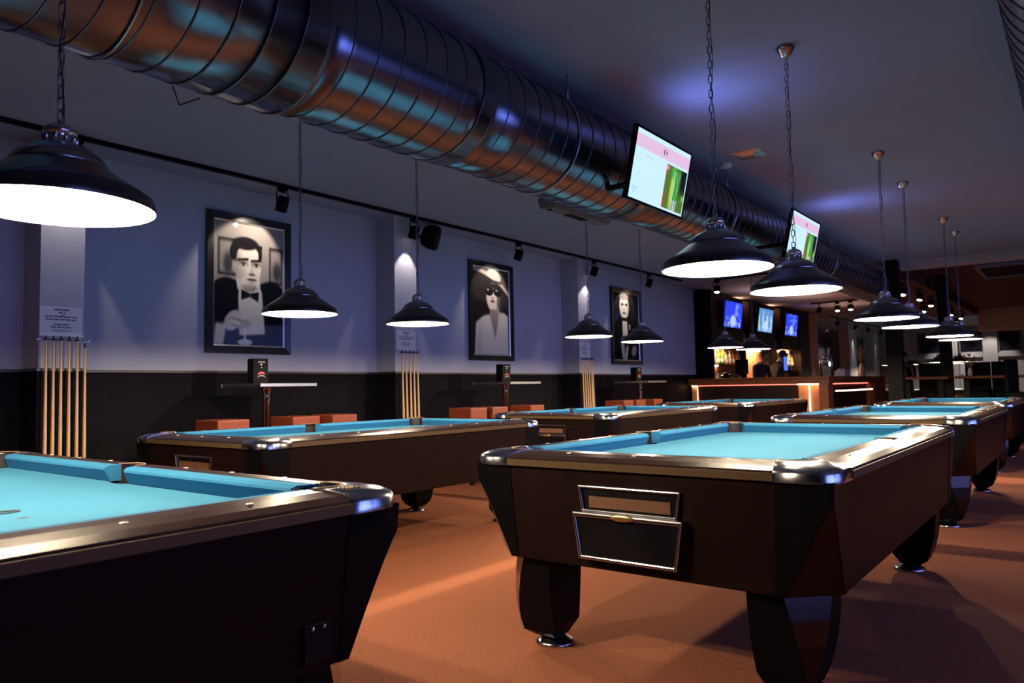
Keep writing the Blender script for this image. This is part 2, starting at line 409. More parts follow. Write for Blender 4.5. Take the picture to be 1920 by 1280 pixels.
    for sx in (-1, 1):
        for sy in (-1, 1):
            O, I = [], []
            n = 14
            O.append((.195, 0))
            rr = .095
            for k in range(n+1):
                a_ = PI*1.5 - PI/2*k/n
                O.append((rr+rr*math.cos(a_), rr+rr*math.sin(a_)))
            O.append((0, .195))
            c0, pr = .172, .066
            a0 = math.atan2(.14-c0, .226-c0); a1 = math.atan2(.226-c0, .14-c0)
            I.append((.2255, .14))
            st, en = -.62, -PI-.951+.0
            for k in range(n+1):
                a_ = -PI/2+ .85 - (PI/2+1.70)*k/n + 0
                I.append((c0+pr*math.cos(a_), c0+pr*math.sin(a_)))
            I.append((.14, .2255))
            rings = []
            for t, z in prof:
                rings.append([(sx*(W2-(p[0]+(q[0]-p[0])*t)), sy*(L2-(p[1]+(q[1]-p[1])*t)), z) for p, q in zip(O, I)])
            m = MB(); m.loft(rings, 0, True, closed=False)
            for k in (0, -1):
                m.add([r[k] for r in rings], [tuple(range(len(rings)))])
            cap = m.build('corner_casting', M_CHROME, root)
            cup = MB(); cup.lathe([(0, .60), (.055, .61), (.067, .66), (.067, .813)], 20, (sx*(W2-c0), sy*(L2-c0), 0)); cup.build('pocket', M_POCKET, root)
            rim = MB(); pts = [(sx*(W2-q[0]), sy*(L2-q[1]), .820) for q in I[1:-1]]
            rim.tube(pts, .0045, 6); rim.build('pocket_rim', M_POCKETRIM, cap)
            # black corner wings and bronze corner plate
            def ang(lv, inset, off):
                wing = MB(); A, B, Cc, D = [], [], [], []
                for z in lv:
                    hx, hy = hxy(z); c = cham(z); 
                    A.append((sx*(hx-.175), sy*(hy+off), z)); B.append((sx*(hx-c-.001), sy*(hy+off), z))
                    Cc.append((sx*(hx+off), sy*(hy-c-.001), z)); D.append((sx*(hx+off), sy*(hy-.175), z))
                return A, B, Cc, D
            A, B, Cc, D = ang(levels, 0, .0035)
            wm = MB(); k = len(levels)
            for P_, Q_ in ((A, B), (Cc, D)):
                wm.loft([P_, Q_], 0, False, closed=False)
            Ai, Bi, Ci, Di = ang(levels, 0, -.004)
            for P_, Q_ in ((A, Ai), (B, Bi), (Cc, Ci), (D, Di)): wm.loft([P_, Q_], 0, False, closed=False)
            wm.build('corner_panel', M_CABBLACK, root)
            pm = MB(); lv = levels[1:]
            E1, E2 = [], []
            for z in lv:
                hx, hy = hxy(z); c = cham(z); d = .0015
                E1.append((sx*(hx-c+d), sy*(hy+d), z)); E2.append((sx*(hx+d), sy*(hy-c+d), z))
            pm.loft([E1, E2], 0, False, closed=False); pm.build('corner_plate', M_BRONZE, root)
            # leg
            lm = MB(); rings = []; PE = []
            for z, a0, a1, c in ((.392, .085, .330, .125), (.30, .090, .328, .095), (.22, .100, .325, .068), (.15, .116, .322, .042), (.10, .132, .320, .024), (.065, .146, .300, .010), (.038, .185, .285, .004)):
                ring = [(a0+c, a0), (a1, a0), (a1, a1), (a0, a1), (a0, a0+c)]
                rings.append([(sx*(W2-a), sy*(L2-b), z) for a, b in ring])
                PE.append(((sx*(W2-a0-c+.0015), sy*(L2-a0+.0015), z), (sx*(W2-a0+.0015), sy*(L2-a0-c+.0015), z)))
            lm.loft(rings); leg = lm.build('leg', M_CABBLACK, root)
            pl = MB(); pl.loft([[p[0] for p in PE[:5]], [p[1] for p in PE[:5]]], 0, False, closed=False); pl.build('leg_plate', M_BRONZE, leg)
            ft = MB(); ft.lathe([(0, 0), (.082, 0), (.084, .008), (.072, .018), (.045, .034), (.032, .05)], 24, (sx*(W2-.244), sy*(L2-.244), 0), caps=False); ft.build('foot_pad', M_CHROME, leg)
    for sx in (-1, 1):
        cup = MB()
        rg = []
        for z in (.64, .80):
            rg.append([(sx*(W2-.145+.062*math.cos(a)*-1), .062*math.sin(a), z) for a in [PI*k/10-PI/2+PI for k in range(11)]])
        cup.loft(rg, 0, True, closed=False)
        cup.box(sx*(W2-.23), sx*(W2-.075), -.062, .062, .62, .66); cup.build('pocket', M_POCKET, root)
        rim = MB(); rim.tube([(sx*(W2-.145+.060*math.cos(a)), .064*math.sin(a), .8185) for a in [PI*k/10-PI/2 for k in range(11)]], .004, 6); rim.build('pocket_rim', M_POCKETRIM, root)
    # ball return on the near short end
    yf = -(L2-.024)
    def trap(zt, zb, wt, wb): return [(-wt, zt), (wt, zt), (wb, zb), (-wb, zb)]
    def frame(outer, inner, y0, y1, m, mi=0):
        o0 = [(x, y0, z) for x, z in outer]; o1 = [(x, y1, z) for x, z in outer]
        i0 = [(x, y0, z) for x, z in inner]; i1 = [(x, y1, z) for x, z in inner]
        m.loft([o1, o0, i0, i1], mi, False, True, False, False)
    br = MB(); frame(trap(.703, .605, .212, .197), trap(.692, .614, .199, .186), yf-.014, yf+.004, br)
    ret = br.build('ball_return', M_CHROME, root, bevel=.004)
    wn = MB(); wn.add([(x, yf-.002, z) for x, z in trap(.694, .612, .201, .188)], [(0, 1, 2, 3)]); wn.build('return_window', M_BLACK, ret)
    wd = MB(); wd.box(-.165, .17, yf-.006, yf-.003, .622, .664); wd.build('return_shelf', M_LINT, ret)
    tr = MB(); frame(trap(.606, .432, .226, .200), trap(.586, .446, .211, .188), yf-.034, yf+.004, tr)
    tray = tr.build('ball_tray', M_CHROME, root, bevel=.005)
    td = MB(); td.add([(x, yf-.024, z) for x, z in trap(.588, .444, .213, .190)], [(0, 1, 2, 3)]); td.build('tray_panel', M_GLOSSBLACK, tray)
    bd = MB(); bd.sphere((-.01, yf-.036, .597), .05, 16, 8, 0, (1, .12, .26)); bd.build('badge', M_GOLD, tray)
    # coin lock box on the other short end
    lk = MB(); lk.box(-.485, -.405, L2-.032, L2-.020, .415, .51); lock = lk.build('lock_plate', M_BLACK, root, bevel=.003)
    for k in (0, 1):
        s_ = MB(); s_.sphere((-.46+.034*k, L2-.018, .50), .006, 8, 6); s_.build('screw', M_CHROME, lock)
    return root
TABLES = [
    ('nearest pool table, turned sideways at the bottom left, blue bed cut by the frame', (-2.83, .735), -PI/2),
    ('large pool table in mid foreground with chrome ball return facing the camera', (-1.357, 3.74), 0),
    ('wall-side pool table standing below the bow-tie portrait', (-4.33, 3.73), 0),
    ('wall-side pool table standing below the portrait with the hat', (-4.33, 7.50), 0),
    ('wall-side pool table standing closest to the glowing bar counter', (-4.40, 11.42), 0),
    ('aisle pool table directly behind the large foreground one', (-1.37, 7.47), 0),
    ('farther aisle pool table beside the black column', (-1.42, 11.45), 0),
    ('distant pool table by the back wall, next to the bar end', (-4.75, 27.4), 0),
    ('distant pool table by the back wall, nearer the aisle', (-3.1, 26.6), 0),
]
proto = make_table()
for i, (lb, (x, y), rz) in enumerate(TABLES):
    o = proto if i == 0 else dup(proto)
    o.location = (x, y, 0); o.rotation_euler = (0, 0, rz); o['label'] = lb; o['group'] = 'pool tables with blue cloth'
    if i == 0: tbl0 = o
# printed maker's marks on the nearest table's cloth (too faint to read)
mb = MB()
for k in range(9):
    if k == 5: continue
    x0 = -.28+k*.023
    mb.box(x0, x0+.016, .84, .856+.006*(k % 3), .7572, .7576)
mb.build('cloth_lettering', M_PRINT, tbl0)
mb = MB()
mb.tube([(-.045+.045*math.cos(a), .44+.022*math.sin(a), .7574) for a in [2*PI*k/14 for k in range(14)]], .004, 5, closed=True)
mb.build('cloth_emblem', M_PRINT, tbl0)
mb = MB()
for k in range(5): mb.sphere((-.565-.012*k, 1.245+.008*((k*2) % 3), .8205), .007, 8, 6, 0, (1.2, .8, .3))
mb.build('casting_emblem', M_GOLD, tbl0)

# ------------------------------------------------------------------ pendant lamps
def link_mesh(seg=10, tr=5):
    m = MB(); pts = []
    for k in range(seg):
        a = 2*PI*(k+.5)/seg
        pts.append((.0088*math.cos(a), 0, .0088*math.sin(a)+(.0115 if math.sin(a) > 0 else -.0115)))
    m.tube(pts, .0025, tr, closed=True)
    return m
M_CHAIN = mat('chain_steel', (.20, .20, .24), .3, 1.0)
LINK = link_mesh().mesh('chain_link', M_CHAIN)
def make_lamp(links):
    root = thing('pendant_lamp', '', 'lamp')
    m = MB(); m.lathe([(.2525, 0), (.2535, .008), (.250, .030), (.243, .041), (.205, .066), (.160, .096), (.122, .124)], 48)
    m.build('shade', M_SHADE, root)
    m = MB(); m.lathe([(.2515, .001), (.247, .029), (.239, .039), (.202, .063), (.157, .093), (.117, .124), (.05, .165), (0, .17)], 48)
    m.build('reflector', M_SHADEIN, root)
    m = MB(); m.lathe([(.125, .121), (.126, .127), (.112, .148), (.088, .168), (.060, .180), (.046, .184)], 40)
    m.build('shade_collar', M_SHADETOP, root)
    m = MB(); m.lathe([(.047, .182), (.047, .188), (.040, .190), (.040, .214), (.044, .217), (.042, .228), (.030, .240), (.012, .247), (.006, .250), (.006, .258)], 28)
    for k in range(10):
        a = 2*PI*k/10; m.sphere((.042*math.cos(a), .042*math.sin(a), .202), .006, 6, 6, 0, (1, 1, 2))
    m.build('lamp_cap', M_CHROME, root)
    m = MB(); m.sphere((0, 0, .102), .032, 16, 10); m.lathe([(.016, .13), (.018, .17)], 12); m.build('bulb', M_BULB, root)
    top = CEIL-1.61
    m = MB(); m.lathe([(.058, top), (.058, top-.008), (.050, top-.022), (.026, top-.055), (.010, top-.068), (.004, top-.07)], 20, caps=False); m.build('ceiling_rose', M_CHROME, root)
    z0, z1 = .268, top-.085; n = int((z1-z0)/.0355)
    if links:
        ch = MB(); ch.tube([(.010+.004*math.sin(k*.9), .006*math.cos(k*.7), z0-.02+(z1-z0+.04)*k/24) for k in range(25)], .0016, 5)
        c = ch.build('power_cord', M_BLACK, root)
        for k in range(n+1):
            o = put('chain_link', LINK, c, (0, 0, z0+k*(z1-z0)/n), (0, 0, (k % 2)*PI/2+.3))
    else:
        ch = MB(); lk = link_mesh(8, 4)
        for k in range(n+1):
            T = Matrix.Translation((0, 0, z0+k*(z1-z0)/n)) @ Matrix.Rotation((k % 2)*PI/2+.3, 4, 'Z')
            ch.add(lk.v, lk.f, 0, True, T)
        ch.tube([(.010+.004*math.sin(k*.9), .006*math.cos(k*.7), z0-.02+(z1-z0+.04)*k/24) for k in range(25)], .002, 4)
        ch.build('chain', M_CHAIN, root)
    return root
LAMPS = [
    (-2.30, .875, 1, 'black pendant lamp nearest the camera, cut by the edge, over the sideways table'),
    (-3.45, .66, 0, 'second lamp over the sideways table, beyond the frame edge'),
    (-1.343, 3.316, 1, 'large black pendant lamp over the foreground table, nearer of its pair'),
    (-1.322, 4.42, 1, 'black pendant lamp over the foreground table, farther of its pair'),
    (-4.283, 3.164, 1, 'black pendant lamp hanging in front of the bow-tie portrait'),
    (-4.302, 4.327, 1, 'black pendant lamp in front of the notice on the second pilaster'),
    (-4.222, 6.825, 0, 'black pendant lamp in front of the third cue rack pilaster'),
    (-4.262, 8.115, 0, 'black pendant lamp hanging in front of the third portrait'),
    (-4.18, 10.53, 0, 'small pendant lamp below the first bar television, over the table by the bar'),
    (-4.10, 11.45, 0, 'small pendant lamp below the middle bar television, over the table by the bar'),
    (-1.344, 6.993, 0, 'pendant lamp over the second aisle table, nearer of its pair'),
    (-1.372, 8.239, 0, 'pendant lamp over the second aisle table, partly behind its twin'),
    (-1.311, 10.417, 0, 'pendant lamp over the third aisle table, in front of the far column'),
    (-1.315, 11.44, 0, 'pendant lamp over the third aisle table, farther of its pair'),
    (-4.505, 27.2, 0, 'distant pendant lamp over the back table next to the bar end'),
    (-5.2, 27.3, 0, 'distant pendant lamp half hidden by the black column'),
    (-3.50, 25.3, 0, 'distant pendant lamp just left of the far column'),
    (-3.35, 27.6, 0, 'distant pendant lamp over the back table nearer the aisle'),
    (-2.96, 25.3, 0, 'distant pendant lamp right of the far column, smallest of its cluster'),
]
pr = {}
for i, (x, y, k, lb) in enumerate(LAMPS):
    if k not in pr: pr[k] = o = make_lamp(k)
    else: o = dup(pr[k])
    o.location = (x, y, 1.61); o['label'] = lb; o['group'] = 'black pendant lamps over the pool tables'
    light('lamp_light', 'POINT', (0, 0, .036), LAMP_W if y < 20 else 40, LAMP_C, parent=o, shadow_soft_size=.03)

# ------------------------------------------------------------------ air duct
DX, DZ = -2.77, 2.672
def duct(name, xc, zc, secs, label, hang):
    root = thing(name, label, 'duct', (xc, 0, zc))
    for k, (y0, y1, r) in enumerate(secs):
        rings = []; n = 56
        ys = np.linspace(y0, y1, 8)
        for y in ys: rings.append([(r*math.cos(2*PI*i/n), y, r*math.sin(2*PI*i/n)) for i in range(n)])
        m = MB(); m.loft(rings, 0, True, True, True, True); m.build('duct_section', M_DUCT, root)
        pts = []; pitch = .145; t = 0; tot = (y1-y0)/pitch
        st = 40
        m = MB(); N = int(tot*st)
        for q in range(N+1):
            a = 2*PI*q/st; pts.append(((r+.001)*math.cos(a), y0+pitch*q/st, (r+.001)*math.sin(a)))
        m.tube(pts, .0045, 4); m.build('spiral_seam', M_DUCTSEAM, root)
        m = MB(); rr = r+.006
        m.loft([[(q*math.cos(2*PI*i/n), yy, q*math.sin(2*PI*i/n)) for i in range(n)] for q, yy in ((r, y0-.035), (rr, y0-.03), (rr+.003, y0), (rr, y0+.03), (r, y0+.035))], 0, True, True, False, False)
        m.build('duct_collar', M_DUCTSEAM, root)
    for y, r in hang:
        m = MB(); m.tube([(r*.75, y, r*.62), (r*.75, y, CEIL-zc)], .006, 6); m.tube([(-r*.75, y, r*.62), (-r*.75, y, CEIL-zc)], .006, 6)
        m.tube([((r+.008)*math.cos(a), y, (r+.008)*math.sin(a)) for a in [2*PI*i/40 for i in range(40)]], .006, 4, closed=True)
        m.build('duct_hanger', M_STEEL, root)
    return root
duct('air_duct', DX, DZ, [(-2.8, 1.95, .355), (1.95, 3.05, .338), (3.05, 5.0, .325), (5.0, 8.6, .30), (8.6, 14.3, .265)],
     'long round spiral steel air duct under the ceiling, running towards the bar', [(1.2, .355), (3.9, .325), (6.6, .30), (10.2, .265)])
duct('air_duct', .10, 2.71, [(-2.8, 6.5, .32), (6.5, 13.6, .27)], 'dark spiral steel air duct at the top right corner of the photo', [(2.2, .32), (5.5, .32)])
# bent strap hanging below the duct
mb = MB(); mb.tube([(-2.9, 1.52, 2.335), (-2.92, 1.56, 2.27), (-2.94, 1.66, 2.335)], .003, 5)
tag(mb.build('hanging_wire', M_BLACK), 'short bent wire dangling beneath the near end of the big duct', 'wire')

# ------------------------------------------------------------------ televisions
M_SCREEN = vcol_mat('screen_picture', emit=1.0)
M_PINKTXT = mat('screen_text', (.0, 0, 0), .5, emit=(.10, .03, .06), es=1)
def menu_screen(u, v):
    s = np.ones(u.shape+(3,))*np.array([.62, .90, .99])
    s = mix(s, ((v > .74) & (v < .93)).astype(float), (.80, .55, .80))
    # faint lines of words
    for vv, a, b in ((.66, .16, .36), (.53, .14, .30), (.47, .14, .38), (.42, .14, .34)):
        s = mix(s, ((abs(v-vv) < .012) & (u > a) & (u < b)).astype(float)*.25, (.9, .98, 1.0))
    s = mix(s, ((abs(v-.665) < .012) & (u > .2) & (u < .34) & ((u*60 % 2) < 1.2)).astype(float)*.6, (.30, .40, .55))
    s = mix(s, ((abs(v-.13) < .05) & (abs(u-.085) < .012+.03*(v > .14))).astype(float)*.4, (.35, .5, .7))
    pic = (u > .585) & (u < .985) & (v > .035) & (v < .70)
    p = np.zeros(u.shape+(3,)); p[:] = (.10, .19, .025)
    uu, vv = (u-.585)/.40, (v-.035)/.665
    p = mix(p, sstep(.62, .8, uu)*sstep(.25, .6, vv), (.004, .012, .02))
    p = mix(p, ell(uu, vv, .36, .45, .07, .5, .6), (.50, .70, .10))
    p = mix(p, ell(uu, vv, .40, .86, .12, .13, .5), (.03, .50, .10))
    p = mix(p, ell(uu, vv, .93, .36, .05, .07, .5), (.20, .5, .10))
    g = poly(uu, vv, [(.44, 0), (.66, 0), (.70, .9), (.40, .9)], .02)
    gl = np.zeros(u.shape+(3,)); gl[:] = (.05, .30, .07)
    gl = mix(gl, (np.sin(uu*46+2*np.sin(vv*9)) > .35).astype(float)*.75, (.16, .55, .16))
    gl = mix(gl, (vv < .26).astype(float)*.85, (.22, .34, .46))
    gl = mix(gl, ((vv < .26) & (np.sin(uu*60) > .3)).astype(float), (.65, .75, .85))
    gl = mix(gl, (np.abs(uu-.44-.0*vv) < .015).astype(float), (.7, .95, .7))
    p = p*(1-g[..., None])+gl*g[..., None]
    p = mix(p, (uu < .05).astype(float)*((vv < .35) | (vv > .75)), (.75, .01, .03))
    p = mix(p, ell(uu, vv, .06, .93, .06, .05, .3), (.80, .35, .50))
    s = np.where(pic[..., None], p, s)
    return s
def television(xt, xb, y0, y1, zt, zb, label, arm=.405):
    h = math.hypot(xt-xb, zt-zb); w = y1-y0; tilt = math.atan2(xt-xb, zt-zb)
    cx, cyy, cz = (xt+xb)/2, (y0+y1)/2, (zt+zb)/2
    root = thing('television', label, 'television', (cx, cyy, cz), 0, 'ceiling-hung menu screens'); 
    R = Matrix.Rotation(tilt, 4, 'Y')
    m = MB(); b = .014
    m.box(-.028, -.004, -w/2-b, w/2+b, -h/2-b, h/2+b, 0, R)
    m.box(-.004, .004, -w/2-b, w/2+b, h/2, h/2+b, 0, R); m.box(-.004, .004, -w/2-b, w/2+b, -h/2-b, -h/2, 0, R)
    m.box(-.004, .004, -w/2-b, -w/2, -h/2, h/2, 0, R); m.box(-.004, .004, w/2, w/2+b, -h/2, h/2, 0, R)
    m.build('bezel', M_BLACK, root)
    sc = paint_grid('screen', w, h, 160, 96, menu_screen, M_SCREEN, root, face_px(0, 0, 0, tilt))
    text_mesh('price_text', '€4', h*.115, M_PINKTXT, sc, face_px(.001, .02, h*.335, tilt) if False else Matrix.Rotation(tilt, 4, 'Y') @ face_px(.001, w*.02, h*.335))
    m = MB(); m.tube([(-.06, 0, -.02), (-arm, 0, -.02)], .02, 10); m.box(-.07, -.05, -.1, .1, -.1, .1); m.build('wall_bracket', M_BLACK, root)
    return root
television(-2.10, -2.19, 4.03, 4.795, 2.662, 2.245, 'ceiling-hung menu television nearer the camera, in front of the big duct')
television(-2.0, -2.09, 6.74, 7.56, 2.615, 2.21, 'farther ceiling-hung menu television, half behind a pendant lamp', .62)
for (x, y, z) in ((-2.05, 4.75, 2.62), (-2.15, 8.7, 2.6)):
    light('ceiling_glow_fill', 'SPOT', (x, y, z), 11, (.30, .36, 1.0), aim=(x+.25, y+.12, 3.2), spot_size=2.7, spot_blend=1.0, shadow_soft_size=.05)  # added spots that throw the screens' blue glow onto the ceiling

def blue_screen(seed):
    rs = np.random.RandomState(seed)
    ph = rs.rand(6)*6
    def fn(u, v):
        s = np.zeros(u.shape+(3,)); s[:] = (.028, .055, .85) if seed != 2 else (.10, .28, .62)
        n = np.sin(u*9+ph[0]+2*np.sin(v*7+ph[1]))*np.sin(v*11+ph[2]+2*np.sin(u*5+ph[3]))
        s = mix(s, sstep(0, .9, n)*.55, (.16, .30, 1.0) if seed != 2 else (.35, .60, .85))
        s = mix(s, ell(u, v, .5, .25, .16, .22, .3)*.8, (.55, .70, 1.0))
        s = mix(s, poly(u, v, [(.56, .45), (.74, .5), (.70, .95), (.62, .95)], .03)*.6, (.25, .38, .80))
        s = mix(s, ((v < .22) & (v > .04) & (np.sin(u*30) > .1)).astype(float)*.5, (.5, .65, 1.0))
        if seed == 2: s = mix(s, ((abs(v-.42) < .28) & (np.sin(u*22+v*2) > .55)).astype(float)*.7, (.65, .85, .95))
        return s
    return fn
for k, (y0, y1, lb) in enumerate(((15.30, 16.28, 'blue sports television on the bar cabinet nearest the pool tables'), (17.37, 18.34, 'pale blue television in the middle of the bar cabinet'), (19.36, 20.29, 'blue television on the bar cabinet farthest along'))):
    w, h = y1-y0, .55; t = math.radians(7)
    root = thing('television', lb, 'television', (-6.06, (y0+y1)/2, 2.585), 0, 'televisions on the bar cabinet')
    R = Matrix.Rotation(t, 4, 'Y'); m = MB(); m.box(-.05, -.003, -w/2-.03, w/2+.03, -h/2-.03, h/2+.03, 0, R); m.build('bezel', M_BLACK, root)
    paint_grid('screen', w, h, 48, 30, blue_screen(k+1), MATS.get('bar_screen') or vcol_mat('bar_screen', emit=1.1), root, R @ face_px(.001, 0, 0))
    m = MB(); m.box(-.06, -.03, -.1, .1, -.08, .08); m.build('wall_bracket', M_BLACK, root)

# ------------------------------------------------------------------ framed portraits
M_PHOTO = vcol_mat('photo_print', rough=.6)
def portrait_bowtie(u, v):
    g = np.ones(u.shape+(3,))*np.array([.34, .30, .27])
    g = mix(g, sstep(.55, .2, v)*.8, (.02, .02, .03))
    # two pictures hanging behind the sitter
    for x0, x1, y0, y1 in ((.05, .30, .56, .87), (.79, 1.0, .52, .84)):
        g = mix(g, poly(u, v, [(x0, y0), (x1, y0), (x1, y1), (x0, y1)], .012), (.03, .028, .03))
        g = mix(g, poly(u, v, [(x0+.03, y0+.03), (x1-.03, y0+.03), (x1-.03, y1-.03), (x0+.03, y1-.03)], .02), (.30, .27, .25))
        g = mix(g, ell(u, v, (x0+x1)/2+.02, (y0+y1)/2-.05, .07, .09, .5), (.05, .05, .05))
    blk = (.006, .006, .009)
    g = mix(g, ell(u, v, .18, .22, .34, .33, .05), blk); g = mix(g, ell(u, v, .82, .22, .34, .33, .05), blk)
    g = mix(g, poly(u, v, [(.02, 0), (1, 0), (1, .40), (.80, .52), (.2, .52), (.02, .40)], .02), blk)
    shirt = (.62, .57, .50)
    g = mix(g, poly(u, v, [(.36, .08), (.73, .10), (.68, .45), (.60, .53), (.36, .53), (.34, .40)], .012), shirt)
    g = mix(g, ell(u, v, .47, .54, .13, .12, .15), (.45, .40, .35))              # neck
    g = mix(g, poly(u, v, [(.33, .46), (.44, .43), (.36, .57), (.31, .55)], .01), (.75, .70, .62))
    g = mix(g, poly(u, v, [(.58, .43), (.66, .46), (.65, .57), (.61, .58)], .01), (.75, .70, .62))
    for p in ([(.38, .37), (.51, .40), (.51, .43), (.38, .46)], [(.51, .40), (.63, .36), (.64, .45), (.51, .43)]): g = mix(g, poly(u, v, p, .006), blk)
    g = mix(g, ell(u, v, .45, .76, .235, .135, .06), (.012, .010, .012))         # hair
    g = mix(g, ell(u, v, .285, .645, .035, .055, .25), (.40, .34, .29))               # ear
    face = (.78, .70, .60)
    g = mix(g, ell(u, v, .48, .655, .19, .185, .06), face)
    g = mix(g, ell(u, v, .44, .84, .19, .055, .2), (.012, .010, .012))
    g = mix(g, poly(u, v, [(.265, .70), (.315, .67), (.33, .84), (.25, .84)], .012), (.014, .012, .014))
    g = mix(g, poly(u, v, [(.625, .70), (.675, .72), (.69, .84), (.635, .84)], .010), (.014, .012, .014))
    g = mix(g, sstep(.42, .27, u)*ell(u, v, .48, .65, .19, .19, .08)*.7, (.16, .13, .11))
    g = mix(g, ell(u, v, .38, .60, .06, .05, .7)*.35, (.22, .18, .15))
    g = mix(g, ell(u, v, .50, .475, .13, .03, .5)*.6, (.14, .11, .10))
    for cx in (.41, .60):
        g = mix(g, poly(u, v, [(cx-.085, .685), (cx+.075, .70), (cx+.075, .725), (cx-.085, .712)], .006), (.02, .016, .016))
        g = mix(g, ell(u, v, cx, .675, .070, .026, .6)*.75, (.14, .11, .10)); g = mix(g, ell(u, v, cx, .665, .042, .013, .3), (.55, .50, .45)); g = mix(g, ell(u, v, cx, .667, .020, .014, .3), (.01, .01, .01)); g = mix(g, ell(u, v, cx, .678, .050, .006, .5), (.02, .02, .02))
    g = mix(g, poly(u, v, [(.51, .585), (.565, .585), (.545, .70), (.525, .70)], .012)*.4, (.30, .24, .2))
    g = mix(g, ell(u, v, .535, .588, .05, .012, .4), (.16, .12, .10))
    g = mix(g, ell(u, v, .535, .545, .075, .013, .4), (.14, .09, .08)); g = mix(g, ell(u, v, .53, .52, .06, .01, .6)*.5, (.30, .25, .2))
    g = mix(g, ell(u, v, .27, .20, .13, .075, .15, .35), (.55, .48, .42))        # hand holding a glass
    for k in range(4): g = mix(g, ell(u, v, .33, .235-.028*k, .095, .015, .3, -.15), (.66, .58, .50) if k % 2 == 0 else (.40, .33, .28))
    g = mix(g, poly(u, v, [(.0, 0), (.13, 0), (.17, .16), (.03, .17)], .02), (.60, .56, .50))
    g = mix(g, poly(u, v, [(.425, .03), (.45, .03), (.445, .16), (.43, .16)], .006), (.75, .72, .68)); g = mix(g, ell(u, v, .44, .025, .10, .025, .2), (.60, .57, .53))
    g = mix(g, ell(u, v, .45, .175, .075, .035, .3)*.5, (.20, .18, .17))
    return g*1.0
def portrait_hat(u, v):
    g = np.ones(u.shape+(3,))*np.array([.018, .013, .014])
    g = mix(g, ell(u, v, .45, .86, .55, .16, .8)*.6, (.16, .13, .11))
    cream = (.66, .58, .50)
    g = mix(g, ell(u, v, .46, .795, .62, .150, .06, -.24), (.40, .35, .30))    # brim
    g = mix(g, ell(u, v, .58, .915, .20, .085, .12, -.1), (.46, .40, .35))     # crown
    g = mix(g, poly(u, v, [(.38, .855), (.79, .835), (.79, .865), (.38, .885)], .01), (.05, .04, .04))
    g = mix(g, ell(u, v, .47, .752, .62, .142, .06, -.24), (.028, .022, .024))  # underside of the brim
    g = mix(g, ell(u, v, .56, .68, .19, .16, .1), (.60, .50, .43))
    g = mix(g, ell(u, v, .57, .62, .165, .12, .1), (.68, .58, .50))
    g = mix(g, ell(u, v, .74, .62, .08, .16, .4)*.85, (.05, .04, .04))
    g = mix(g, sstep(.70, .79, v)*ell(u, v, .56, .76, .25, .09, .3), (.022, .018, .020))
    for cx in (.45, .69): g = mix(g, ell(u, v, cx, .735, .115, .052, .08), (.008, .007, .010))
    g = mix(g, ((abs(v-.75) < .012) & (u > .36) & (u < .78)).astype(float), (.012, .01, .012))
    for cx in (.42, .66): g = mix(g, ell(u, v, cx, .755, .03, .012, .4)*.6, (.5, .45, .42))
    g = mix(g, ell(u, v, .545, .665, .03, .012, .4), (.25, .18, .15))
    g = mix(g, ell(u, v, .545, .625, .058, .017, .3), (.09, .05, .05))
    g = mix(g, poly(u, v, [(.50, .36), (.68, .36), (.73, .55), (.55, .52)], .02), (.40, .32, .28))
    jk = (.66, .59, .51)
    g = mix(g, poly(u, v, [(.04, 0), (.98, 0), (.97, .46), (.86, .50), (.30, .45), (.08, .36)], .02), jk)
    g = mix(g, poly(u, v, [(.60, .20), (.68, .36), (.70, .53), (.46, .53), (.47, .40)], .012), (.28, .22, .19))
    g = mix(g, poly(u, v, [(.585, .20), (.612, .20), (.47, .47), (.44, .45)], .006), (.46, .40, .34))
    g = mix(g, poly(u, v, [(.60, .19), (.625, .20), (.76, .50), (.72, .51)], .006), (.46, .40, .34))
    for p in ([(.30, .36), (.46, .36), (.57, .13), (.54, .12)],): g = mix(g, poly(u, v, p[::-1] if False else p, .01)*.3, (.45, .39, .33))
    g = mix(g, sstep(.10, .0, np.abs(u-.16-.1*v))*sstep(.4, .1, v)*.35, (.30, .25, .21))
    return g
def portrait_standing(u, v):
    g = np.ones(u.shape+(3,))*np.array([.010, .009, .011])
    g = mix(g, ell(u, v, .22, .55, .20, .12, .6)*.5, (.05, .06, .20))
    g = mix(g, ell(u, v, .42, .33, .42, .36, .08), (.006, .006, .008))
    sh = (.72, .66, .56)
    g = mix(g, ell(u, v, .44, .80, .185, .185, .08), sh)
    g = mix(g, ell(u, v, .44, .945, .17, .05, .2), (.30, .26, .22))
    g = mix(g, sstep(.48, .62, u)*ell(u, v, .44, .80, .185, .185, .08)*.7, (.10, .08, .07))
    for cx in (.37, .52): g = mix(g, ell(u, v, cx, .83, .055, .022, .3), (.05, .04, .04))
    g = mix(g, ell(u, v, .44, .755, .035, .03, .4)*.6, (.25, .2, .17)); g = mix(g, ell(u, v, .44, .70, .08, .016, .4), (.12, .09, .08))
    g = mix(g, poly(u, v, [(.36, .36), (.56, .36), (.54, .60), (.36, .60)], .012), (.70, .64, .56))
    g = mix(g, poly(u, v, [(.36, .58), (.55, .58), (.56, .635), (.35, .635)], .01), (.01, .01, .012))
    g = mix(g, ell(u, v, .64, .50, .03, .045, .3), (.40, .30, .26))
    g = mix(g, ell(u, v, .36, .16, .06, .17, .2, .2), (.52, .46, .38)); g = mix(g, ell(u, v, .50, .10, .045, .13, .2, -.4), (.58, .50, .42))
    g = mix(g, ell(u, v, .80, .14, .10, .07, .3, .4), (.34, .27, .22))
    return g
